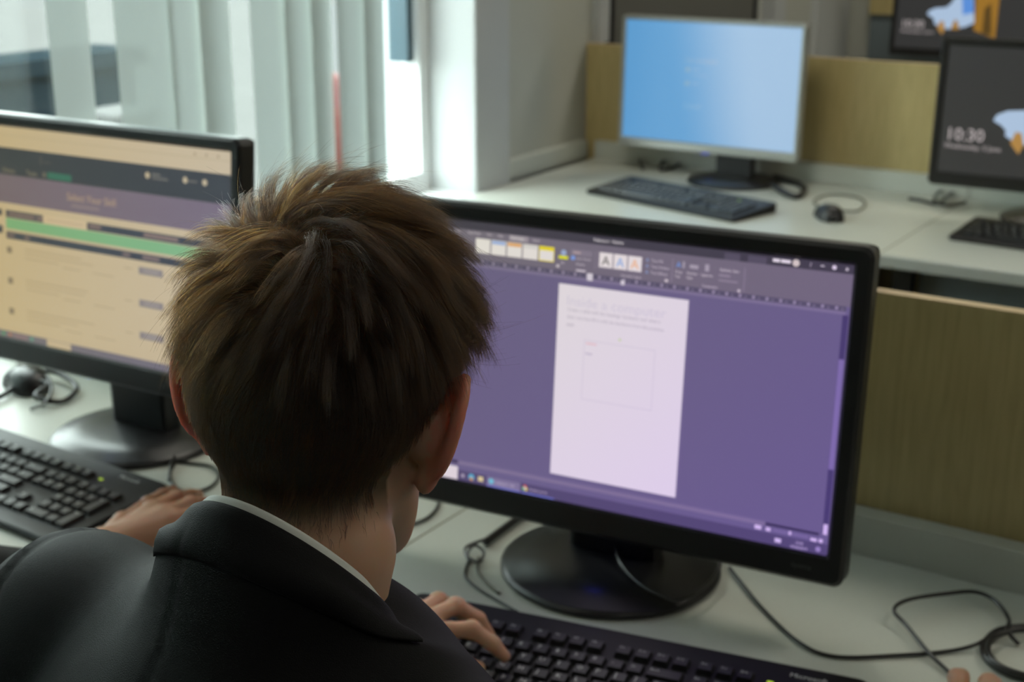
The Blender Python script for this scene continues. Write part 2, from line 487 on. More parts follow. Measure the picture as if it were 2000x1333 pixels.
def display_mat(strength, rough=0.35):
    m = bpy.data.materials.new('lit_display'); m.use_nodes = True
    nt = m.node_tree; b = nt.nodes['Principled BSDF']
    a = nt.nodes.new('ShaderNodeVertexColor'); a.layer_name = 'Col'
    b.inputs['Base Color'].default_value = (0.012, 0.012, 0.014, 1)
    b.inputs['Roughness'].default_value = rough
    nt.links.new(a.outputs['Color'], b.inputs['Emission Color'])
    b.inputs['Emission Strength'].default_value = strength
    return m

def canvas_obj(cv, parent, m, M):
    o = mesh_obj('display', [tuple(M @ Vector(q)) for q in cv.v], cv.f, m, parent)
    ca = o.data.color_attributes.new('Col', 'FLOAT_COLOR', 'POINT')
    ca.data.foreach_set('color', np.asarray(cv.c, dtype=np.float32).ravel())
    return o

def monitor(C, yaw, tilt, w, h, bez, bot, cv, label, base_off=0.03, base_r=0.125, silver=False, strength=1.0, led=True, logo=None, neck_x=0.0):
    """C = centre of the lit area in the world; faces -Y before yaw"""
    bx = C[0] - math.sin(yaw) * base_off; by = C[1] + math.cos(yaw) * base_off
    root = empty('computer_monitor', (bx, by, DESK), yaw)
    T = Matrix.Translation((0, -base_off, C[2] - DESK)) @ Matrix.Rotation(-tilt, 4, 'X')
    mf = M_SILVER if silver else M_BLACK
    W2, H2 = w / 2, h / 2
    # bezel: four bars with a chamfered inner lip
    b = MB()
    xo, zt, zb = W2 + bez, H2 + bez, -H2 - bot
    yf, yl, ybk = -0.004, 0.0005, 0.022
    rc = 0.012
    def loop(x0, x1, z0, z1, y, r, n=5):
        pts = []
        for cx, cz, a0 in ((x1 - r, z1 - r, 0), (x0 + r, z1 - r, 90), (x0 + r, z0 + r, 180), (x1 - r, z0 + r, 270)):
            for k in range(n + 1):
                a = RAD(a0 + 90 * k / n)
                pts.append((cx + r * math.cos(a), y, cz + r * math.sin(a)))
        return pts
    loops = [loop(-W2, W2, -H2, H2, yl, 0.0008), loop(-W2 - 0.0035, W2 + 0.0035, -H2 - 0.0035, H2 + 0.0035, yf + 0.0005, 0.003),
             loop(-xo + 0.004, xo - 0.004, zb + 0.004, zt - 0.004, yf, rc - 0.003), loop(-xo, xo, zb, zt, yf + 0.004, rc), loop(-xo, xo, zb, zt, ybk, rc)]
    n = len(loops[0])
    vs = [p for L in loops for p in L]
    fs = [(i * n + k, i * n + (k + 1) % n, (i + 1) * n + (k + 1) % n, (i + 1) * n + k) for i in range(len(loops) - 1) for k in range(n)]
    b.add(vs, fs)
    bezel = b.xform(T).build('bezel', mf, root)
    b = MB()
    b.box((-xo + 0.001, 0.016, zb + 0.001), (xo - 0.001, 0.03, zt - 0.001), 0, 0.006)
    b.box((-xo + 0.05, 0.028, zb + 0.05), (xo - 0.05, 0.055, zt - 0.05), 0, 0.012)
    b.xform(T).build('housing', M_BLACK, root)
    canvas_obj(cv, root, display_mat(strength), T @ Matrix.Translation((0, 0.0004, 0)))
    # stand
    b = MB()
    b.box((-0.055 + neck_x, base_off + 0.012 - base_off, 0.012), (0.055 + neck_x, base_off + 0.04 - base_off + 0.005, C[2] - DESK - 0.02), 0, 0.008)
    b.build('stand_neck', M_BLACK, root)
    b = MB()
    R = base_r
    b.lathe([(R - 0.004, 0), (R, 0.003), (R, 0.007), (R - 0.006, 0.0105), (R * 0.80, 0.0135), (R * 0.775, 0.0155), (R * 0.5, 0.0185), (R * 0.1, 0.0195)], 64, (neck_x, 0.012, 0), sx=1.0, sy=1.0)
    b.build('stand_base', M_BASE, root, True)
    if led:
        b = MB(); b.box((-0.010, 0.002, zb - 0.0008), (0.010, 0.006, zb + 0.0006))
        b.xform(T).build('power_light', mat('blue_led', (0.02, 0.03, 0.4), 0.4, emit=((0.05, 0.08, 1.0), 6.0)), bezel)
    if logo:
        v, f = text_geo(logo, 0.0085)
        b = MB(); b.add([(q[0] + W2 - 0.035, -0.0045, q[1] - H2 - bot * 0.55) for q in v], f)
        b.xform(T).build('logo', M_GREYINK, bezel)
    tag(root, label, 'monitor', 'computer monitors')
    return root

# --- purple desktop-publishing screen
def main_shade(u, v):
    t = min(max((u - 0.15) * 0.75 + v * 0.45, 0), 1)
    return np.array([1.02 + 0.0 * t, 1.06 - 0.17 * t, 0.86 + 0.32 * t])
cv = Canvas(1920, 1080, 0.531, 0.303, main_shade)
cv.rect(0, 0, 1920, 1080, (104, 95, 132), 24, 14)
cv.rect(0, 0, 1920, 34, (66, 62, 76), 24, 1)
cv.rect(0, 34, 1920, 150, (112, 104, 122), 24, 2)
cv.rects([(1440, 8, 1500, 34), (1530, 8, 1600, 34)], (84, 78, 96))
cv.rect(0, 150, 1905, 168, (86, 80, 104), 24, 1)
cv.rects([(k * 51.5 + 12, 153, k * 51.5 + 22, 164) for k in range(37)] + [(k * 51.5 + 36, 158, k * 51.5 + 40, 163) for k in range(37)], (150, 140, 166))
cv.rect(0, 168, 1905, 180, (122, 112, 144), 24, 1)
cv.rects([(892, 148, 916, 176), (1034, 158, 1050, 176)], (205, 198, 212))
T_UI = (196, 186, 202)
cv.text('Publication1 - Publisher', 912, 22, 17, (225, 218, 228), sx=0.78)
cv.rects([(1624, 9, 1650, 20), (1654, 9, 1690, 20)], (226, 220, 228))
cv.disc(1710, 16, 13, (205, 195, 190)); cv.text('?', 1760, 24, 22, T_UI)
cv.rects([(1800, 14, 1814, 17)], (226, 220, 228)); cv.disc(1850, 16, 8, (215, 205, 220)); cv.text('x', 1890, 23, 24, (235, 228, 235))
for x, s in ((300, 'Insert'), (360, 'Page Design'), (446, 'View'), (497, 'Help'), (650, 'Layout')):
    cv.text(s, x, 49, 15, T_UI, sx=0.8)
cv.rect(548, 36, 632, 58, (150, 140, 156)); cv.text('Table Design', 553, 50, 14, (225, 218, 226), sx=0.82)
for k, hc in enumerate((None, (150, 170, 220), (214, 160, 108), (205, 200, 205), (222, 204, 40))):
    x = 398 + k * 71
    cv.rect(x, 64, x + 66, 122, (214, 206, 210) if k != 4 else (222, 204, 60))
    cv.rect(x + 3, 66, x + 63, 118, (220, 213, 218))
    if hc: cv.rect(x + 3, 66, x + 63, 80, hc)
cv.disc(789, 80, 12, (150, 165, 205)); cv.rect(768, 92, 808, 104, (214, 214, 30)); cv.text('Fill', 778, 124, 13, T_UI)
cv.rect(820, 62, 910, 84, (126, 117, 136)); cv.rects([(830, 69, 862, 77)], (170, 150, 160))
cv.disc(830, 95, 9, (120, 150, 220)); cv.text('Line Colour', 844, 99, 13, T_UI); cv.text('Dashes', 844, 121, 13, T_UI)
cv.rects([(846, 138, 886, 145)], T_UI)
cv.rect(935, 58, 1118, 122, (126, 117, 136))
for k, cc in enumerate(((70, 66, 62), (120, 160, 220), (232, 170, 120))):
    x = 942 + k * 60
    cv.rect(x, 61, x + 55, 117, (222, 214, 220)); cv.text('A', x + 27, 108, 50, cc, 'CENTER')
for k, s in enumerate(('Text Fill', 'Text Outline', 'Text Effects')):
    cv.text('A', 1134, 74 + 23 * k, 18, (140, 165, 215)); cv.text(s, 1156, 73 + 23 * k, 14, T_UI)
cv.text('WordArt Styles', 1035, 143, 13, T_UI)
cv.rects([(1240, 54, 1243, 140), (1522, 54, 1525, 142), (924, 58, 926, 130)], (138, 128, 148))
cv.text('A', 1256, 82, 30, (110, 150, 215)); cv.rects([(1282, 58, 1290, 82), (1310, 66, 1344, 80), (1370, 58, 1386, 84)], (160, 152, 168))
for x, a, c_ in ((1254, 'Drop', 'Cap'), (1300, 'Number', 'Style'), (1356, 'Ligatures', '')):
    cv.text(a, x, 103, 14, (205, 196, 206), sx=0.9)
    if c_: cv.text(c_, x, 120, 14, (205, 196, 206), sx=0.9)
cv.text('Stylistic Sets', 1428, 76, 15, (205, 196, 206)); cv.rects([(1426, 88, 1470, 96), (1426, 108, 1500, 114)], (140, 130, 148)); cv.text('Typography', 1362, 143, 13, T_UI)
cv.rects([(1502, 136, 1512, 146), (1215, 132, 1228, 142), (762, 128, 774, 138)], (200, 190, 200))
cv.rect(777, 200, 1316, 972, (219, 212, 222), 10, 12)
cv.text('Inside a computer', 812, 280, 54, (203, 196, 213), sx=1.06)
for k, s in enumerate(("Create a table with the headings \u2018hardware\u2019 and \u2018what it", "does\u2019 and then fill in with the hardware from this previous", "page.")):
    cv.text(s, 818, 303 + 29 * k, 18.5, (168, 160, 176), sx=0.93)
cv.outline(897, 408, 1195, 646, 2, (196, 188, 206))
cv.rects([(905, 418, 950, 424)], (220, 180, 190)); cv.rects([(905, 458, 934, 465)], (190, 182, 200)); cv.disc(1047, 388, 5, (185, 205, 140))
cv.rect(1897, 180, 1918, 1000, (72, 62, 106), 1, 8); cv.rect(1898, 340, 1917, 750, (124, 110, 160), 1, 6)
cv.rect(0, 996, 1680, 1012, (124, 113, 144), 16, 1); cv.rects([(1680, 998, 1886, 1008), (300, 996, 352, 1008)], (52, 44, 78))
cv.rect(0, 1012, 1900, 1036, (104, 95, 134), 16, 1)
cv.rects([(1640, 1014, 1666, 1030), (1684, 1016, 1702, 1030), (1856, 1022, 1880, 1034), (1888, 1020, 1902, 1034), (1772, 1014, 1782, 1028), (1900, 960, 1916, 1000)], (206, 190, 222))
cv.rects([(1712, 1021, 1768, 1024), (1786, 1021, 1846, 1024)], (140, 124, 168))
cv.rect(0, 1036, 1920, 1080, (82, 73, 110), 16, 1)
cv.rect(48, 1022, 352, 1078, (218, 210, 216), 4, 1)
cv.rects([(370, 1050, 384, 1064)], (170, 160, 180))
cv.disc(418, 1056, 14, (90, 170, 200)); cv.disc(418, 1064, 8, (190, 140, 90)); cv.rect(450, 1046, 474, 1066, (214, 200, 150))
cv.rect(492, 1038, 646, 1078, (124, 115, 148)); cv.disc(512, 1056, 12, (110, 185, 205)); cv.text('Publication1 - Pub', 532, 1062, 15, (196, 188, 206), sx=0.8)
cv.rects([(492, 1074, 646, 1079), (652, 1074, 800, 1079)], (110, 120, 200))
for k, cc in enumerate(((205, 90, 80), (210, 190, 90), (110, 170, 110))):
    cv.disc(668 + 6 * math.cos(2.1 * k - 1.5), 1056 + 6 * math.sin(2.1 * k - 1.5), 8, cc)
cv.disc(668, 1056, 5, (200, 205, 225)); cv.text('Student portal', 690, 1062, 15, (190, 178, 200), sx=0.9)
cv.rects([(1722, 1050, 1746, 1066)], (205, 192, 222)); cv.text('10:30', 1800, 1056, 14, (205, 192, 222)); cv.text('05/06/2019', 1784, 1074, 14, (205, 192, 222))
cv.disc(1888, 1060, 10, (150, 136, 180))
monitor((-0.7031, 1.2677, CAMZ - 0.4966), 0.0976, 0.0854, 0.531, 0.303, 0.0195, 0.033, cv,
        'black monitor with a purple desktop publishing window, in front of the boy', base_off=0.035, base_r=0.128, logo='iiyama')

# --- yellow web page screen
def left_shade(u, v):
    t = min(max(u * 1.05 - 0.2, 0), 1)
    return np.array([0.94 + 0.10 * t, 0.86 + 0.20 * t, 0.66 + 0.55 * t])
cv = Canvas(1920, 1080, 0.531, 0.302, left_shade)
cv.rect(0, 0, 1920, 1080, (206, 190, 158), 20, 12)
cv.rects([(0, 40, 1920, 46)], (196, 180, 146)); cv.rects([(1700, 20, 1712, 34), (1770, 20, 1782, 34), (1840, 20, 1852, 34)], (170, 150, 118))
cv.rect(0, 104, 1920, 240, (62, 66, 72), 20, 2)
for x, s in ((420, 'Home'), (590, 'Tests')):
    cv.text(s, x, 228, 34, (150, 142, 122))
cv.rect(740, 200, 905, 232, (60, 118, 100)); cv.rects([(708, 204, 728, 228)], (120, 116, 104))
cv.rects([(690, 128, 704, 168), (715, 150, 770, 158)], (84, 84, 84))
for x in (1410, 1646, 1765):
    cv.disc(x, 152, 15, (196, 182, 150))
cv.rects([(1440, 140, 1490, 150), (1440, 158, 1540, 166), (1668, 150, 1720, 158)], (120, 118, 112))
cv.rect(0, 240, 1920, 382, (124, 112, 126), 20, 2)
cv.text('Select Your Skill', 872, 322, 50, (196, 170, 140)); cv.rects([(900, 342, 1090, 352)], (150, 136, 136))
cv.rect(430, 418, 1920, 454, (66, 72, 84), 16, 1)
cv.rects([(300, 418, 404, 450), (300, 500, 404, 540)], (74, 78, 84))
cv.rects([(450, 430, 640, 442), (655, 430, 700, 442), (1020, 428, 1100, 440), (1380, 428, 1600, 442)], (150, 128, 122))
cv.rect(700, 416, 1005, 458, (214, 196, 164))
cv.rects([(730, 432, 980, 440)], (196, 176, 150))
cv.rect(430, 458, 1920, 512, (132, 186, 138), 16, 1)
cv.rect(430, 526, 1920, 562, (66, 72, 84), 16, 1)
cv.rects([(440, 538, 490, 550), (560, 538, 600, 550), (1240, 538, 1290, 550), (1370, 536, 1480, 550)], (140, 122, 120))
for k in range(3):
    y = 600 + 158 * k
    cv.rects([(430, y + 4, 466, y + 36)], (140, 128, 110))
    cv.rects([(560, y, 960 + 40 * k, y + 8), (560, y + 22, 1040 - 60 * k, y + 29), (560, y + 46, 800, y + 53), (830, y + 60, 950, y + 67), (1040, y + 60, 1180, y + 67), (1250, y + 4, 1300, y + 12)], (188, 172, 142))
    cv.rect(1345, y - 8, 1500, y + 26, (140, 134, 136)); cv.rects([(1372, y + 4, 1476, y + 13)], (172, 164, 158))
cv.rect(0, 1044, 1920, 1080, (120, 116, 128), 16, 1)
cv.rect(700, 1046, 870, 1080, (206, 190, 160)); cv.disc(380, 1062, 12, (70, 150, 110)); cv.disc(430, 1062, 10, (190, 120, 80)); cv.disc(590, 1062, 12, (100, 165, 150))
cv.rects([(460, 1052, 560, 1074)], (140, 120, 130)); cv.rects([(1560, 1056, 1610, 1070)], (160, 90, 84))
monitor((-1.5, 1.252, CAMZ - 0.455), 0.042, 0.085, 0.531, 0.302, 0.0175, 0.034, cv,
        'black monitor with a yellow web page, left of the boy', base_off=0.045, base_r=0.125, logo='iiyama', neck_x=0.02, strength=0.86)

# --- blue sign-out screen, far desk
def blue_shade(u, v):
    t = min(max((u - 0.22 - 0.12 * v) / 0.5, 0), 1); t = t * t * (3 - 2 * t)
    return np.array([0.32 + 0.78 * t, 0.63 + 0.39 * t, 0.82 + 0.16 * t])
cv = Canvas(1920, 1200, 0.518, 0.324, blue_shade)
cv.rect(0, 0, 1920, 1200, (152, 188, 222), 30, 14)
cv.text('Closing 1 app and signing out', 680, 388, 62, (206, 204, 214), sx=0.5)
for y, s in ((466, 0), (604, 1)):
    cv.disc(722, y, 22, (214, 206, 206)); cv.rects([(764, y - 12, 850, y + 4)], (186, 200, 222))
cv.rects([(764, 510, 940, 522)], (176, 196, 222)); cv.text('Cancel', 690, 850, 70, (204, 212, 226))
monitor((-1.634, 3.531, CAMZ - 0.49), -0.012, 0.032, 0.518, 0.324, 0.013, 0.026, cv,
        'silver monitor with a plain blue screen on the far desk', base_off=-0.012, base_r=0.125, silver=True, neck_x=0.085)

# --- lock screens
def lock(cvx, time_x=70):
    cvx.rect(0, 0, 1920, 1080, (46, 46, 46), 4, 4)
    cvx.poly([(430, 610), (455, 560), (540, 520), (693, 505), (761, 440), (829, 300), (906, 200), (982, 260), (1050, 320), (1101, 700), (982, 760), (778, 800), (642, 790), (540, 730), (544, 690), (506, 650)], (168, 190, 216))
    cvx.poly([(880, 230), (1033, 300), (1084, 560), (931, 600)], (88, 140, 212))
    cvx.poly([(591, 790), (625, 690), (676, 700), (702, 800), (668, 880)], (170, 128, 66))
    cvx.poly([(778, 800), (829, 660), (872, 690), (906, 800)], (160, 120, 56))
    cvx.poly([(1084, 250), (1271, 180), (1407, 260), (1407, 900), (1101, 800)], (150, 108, 36))
    cvx.poly([(1220, 500), (1305, 420), (1356, 860), (1220, 840)], (84, 62, 24))
    cvx.text('10:30', time_x, 800, 150, (188, 178, 178)); cvx.text('Wednesday, 5 June', time_x, 872, 62, (176, 166, 166))
cv = Canvas(1920, 1080, 0.531, 0.299); lock(cv, 40)
monitor((-0.695, 3.42, DESK + 0.262), 0.03, 0.05, 0.531, 0.299, 0.0195, 0.033, cv,
        'black lock-screen monitor at the right end of the far desk', base_off=0.075, base_r=0.125)
cv = Canvas(1920, 1080, 0.531, 0.299); lock(cv)
monitor((-1.535, 5.63, DESK + 0.325), 0.0, 0.05, 0.531, 0.299, 0.0195, 0.033, cv,
        'rearmost lock-screen monitor showing above the beech screen', base_off=0.015, base_r=0.118)

# ------------------------------------------------------------------ keyboards
U = 0.0198
KEYS = []     # (x centre, y from back, width units, height units, legend)
def keyrow(y, items, x0=0.0):
    x = x0
    for it in items:
        if isinstance(it, (int, float)):
            x += it; continue
        s, wd = it if isinstance(it, tuple) else (it, 1.0)
        KEYS.append((x + wd / 2, y, wd, 1.0, s)); x += wd
keyrow(0.0, ['Esc', 1, 'F1', 'F2', 'F3', 'F4', .5, 'F5', 'F6', 'F7', 'F8', .5, 'F9', 'F10', 'F11', 'F12', .25, 'Prt', 'Scr', 'Brk'])
keyrow(1.3, list('`1234567890-=') + [('Back', 2), .25, 'Ins', 'Hm', 'PU', .25, 'Num', '/', '*', '-'])
keyrow(2.3, [('Tab', 1.5)] + list('QWERTYUIOP[]') + [('#', 1.5), .25, 'Del', 'End', 'PD', .25, '7', '8', '9'])
keyrow(3.3, [('Caps', 1.75)] + list("ASDFGHJKL;'") + [('Enter', 2.25), 3.5, '4', '5', '6'])
keyrow(4.3, [('Shift', 2.25)] + list('ZXCVBNM,./') + [('Shift', 2.75), 1.25, '^', 1.25, '1', '2', '3'])
keyrow(5.3, [('Ctrl', 1.25), ('Win', 1.25), ('Alt', 1.25), ('', 6.25), ('Alt', 1.25), ('Win', 1.25), ('Menu', 1.25), ('Ctrl', 1.25), .25, '<', 'v', '>', .25, ('0', 2), '.'])
KEYS.append((22.0, 2.8, 1.0, 2.0, '+')); KEYS.append((22.0, 4.8, 1.0, 2.0, 'Ent'))
KEYMESH = {}
def key_mesh(wd, ht, s):
    k = (wd, ht, s)
    if k not in KEYMESH:
        g = 0.0012; hx, hy = wd * U / 2 - g, ht * U / 2 - g
        tx, ty, hz = hx - 0.0022, hy - 0.0024, 0.0065
        vs = [(-hx, -hy, 0), (hx, -hy, 0), (hx, hy, 0), (-hx, hy, 0), (-tx, -ty, hz), (tx, -ty, hz), (tx, ty, hz), (-tx, ty, hz)]
        fs = [(4, 5, 6, 7), (0, 1, 5, 4), (1, 2, 6, 5), (2, 3, 7, 6), (3, 0, 4, 7)]
        fm = [0] * 5
        if s:
            v, f = text_geo(s, 0.0085 if len(s) == 1 else 0.005, 'LEFT', 1)
            bsz = len(vs)
            vs += [(q[0] - tx + 0.0015, q[1] + ty - (0.0075 if len(s) == 1 else 0.005), hz + 0.0001) for q in v]
            fs += [tuple(i + bsz for i in q) for q in f]; fm += [1] * len(f)
        me = bpy.data.meshes.new('key'); me.from_pydata(vs, [], fs)
        me.materials.append(M_BLACK); me.materials.append(M_WHITEINK)
        me.polygons.foreach_set('material_index', np.asarray(fm, dtype=np.int32))
        KEYMESH[k] = me
    return KEYMESH[k]
def keyboard(back_centre, yaw, label):
    """back_centre = middle of the back edge on the desk"""
    root = empty('keyboard', (back_centre[0], back_centre[1], DESK), yaw)
    w2, dp = 0.246, 0.182; hf, hb = 0.010, 0.024
    ang = math.atan((hb - hf) / dp)
    b = MB()
    def outline(inset, z_f, z_b, r=0.014, n=4):
        pts = []
        for cx, cy, a0 in ((w2 - r, -r, 0), (-w2 + r, -r, 90), (-w2 + r, -dp + r, 180), (w2 - r, -dp + r, 270)):
            for k in range(n + 1):
                a = RAD(a0 + 90 * k / n)
                x = cx + (r - inset) * math.cos(a); y = cy + (r - inset) * math.sin(a)
                t = -y / dp
                pts.append((x, y, z_b + (z_f - z_b) * t))
        return pts
    L = [outline(0.004, 0.0, 0.0), outline(0.0, 0.004, 0.006), outline(0.0, hf - 0.003, hb - 0.003), outline(0.003, hf, hb)]
    n = len(L[0])
    b.add([p for q in L for p in q], [(i * n + k, i * n + (k + 1) % n, (i + 1) * n + (k + 1) % n, (i + 1) * n + k) for i in range(3) for k in range(n)] + [tuple(range(n - 1, -1, -1)), tuple(3 * n + k for k in range(n))])
    kb_body = b.build('body', M_GLOSS, root)
    def surf(x, y, up=0.0):
        return (x, y, hb + (hf - hb) * (-y / dp) + up)
    x0 = -22.5 * U / 2; y0 = -0.030
    for (kx, ky, wd, ht, s) in KEYS:
        o = bpy.data.objects.new('key', key_mesh(wd, ht, s)); COL.objects.link(o); o.parent = root
        o.location = surf(x0 + kx * U, y0 - (ky + 0.5) * U, -0.001); o.rotation_euler = (ang, 0, 0)
    v, f = text_geo('Microsoft', 0.0095)
    b = MB(); b.add([surf(q[0] + 0.168, q[1] - 0.022, 0.0003) for q in v], f); b.build('logo', M_WHITEINK, kb_body)
    b = MB(); b.box((0.150, -0.0395, hb - 0.0035), (0.156, -0.0365, hb - 0.0022)); b.build('lock_light', mat('green_led', (0.2, 0.3, 0.02), 0.4, emit=((0.5, 0.7, 0.05), 0.8)), kb_body)
    tag(root, label, 'keyboard', 'black keyboards')
    return root
def kb_from_left(x, y, yaw):
    return (x + 0.246 * math.cos(yaw), y + 0.246 * math.sin(yaw))
keyboard(kb_from_left(-0.838, 1.112, RAD(10.5)), RAD(10.5), 'black keyboard under the boy\u2019s left hand')
keyboard((-1.277 - 0.246, 1.186), RAD(-2.5), 'black keyboard before the yellow-page monitor')
keyboard((-1.535, 3.300), RAD(-13.5), 'black keyboard before the blue-screen monitor')
keyboard((-0.60, 3.335), RAD(-4), 'black keyboard before the far lock-screen monitor')

# ------------------------------------------------------------------ mice
def mouse(x, y, yaw, label):
    root = empty('computer_mouse', (x, y, DESK), yaw)
    def shell(y0, y1, sgn, lift=0.0):
        n, m = 12, 8; vs = []; fs = []
        for i in range(n + 1):
            t = y0 + (y1 - y0) * i / n
            wd = 0.031 * math.sqrt(max(1 - (t * 0.97) ** 4, 0.02)); hz = 0.037 * (1 - 0.42 * (t + 0.25) ** 2) * math.sqrt(max(1 - abs(t * 0.96) ** 5, 0.03))
            for k in range(m + 1):
                a = math.pi * k / m
                if sgn: a = (math.pi / 2) * k / m + (0 if sgn > 0 else math.pi / 2)
                cx = math.copysign(abs(math.cos(a)) ** 0.75, math.cos(a)) * wd
                if sgn: cx += 0.0006 * sgn
                vs.append((cx, t * 0.056, max(0.0005, hz * abs(math.sin(a)) ** 0.8 + lift)))
        for i in range(n):
            for k in range(m):
                a = i * (m + 1) + k
                fs.append((a, a + 1, a + m + 2, a + m + 1))
        return vs, fs
    v, f = shell(-1, 0.12, 0); b = MB(); b.add(v, f); b.build('shell', M_BLACK, root, True)
    for s in (1, -1):
        v, f = shell(0.14, 1, s); b = MB(); b.add(v, f); b.build('button', M_GLOSS, root, True)
    b = MB(); b.lathe([(0.0065, -0.0035), (0.008, -0.002), (0.008, 0.002), (0.0065, 0.0035)], 20)
    b.xform(Matrix.Translation((0, 0.032, 0.026)) @ Matrix.Rotation(RAD(90), 4, 'Y')); b.build('scroll_wheel', M_SILVER, root)
    tag(root, label, 'mouse', 'black computer mice')
    return root
mouse(-1.166, 3.245, RAD(35), 'black mouse beside the far keyboard, right of the blue-screen monitor')
mouse(-0.262, 1.164, RAD(4), 'black mouse under the boy\u2019s right hand')
mouse(-1.80, 1.37, RAD(70), 'black mouse behind the keyboard at the yellow-page monitor')

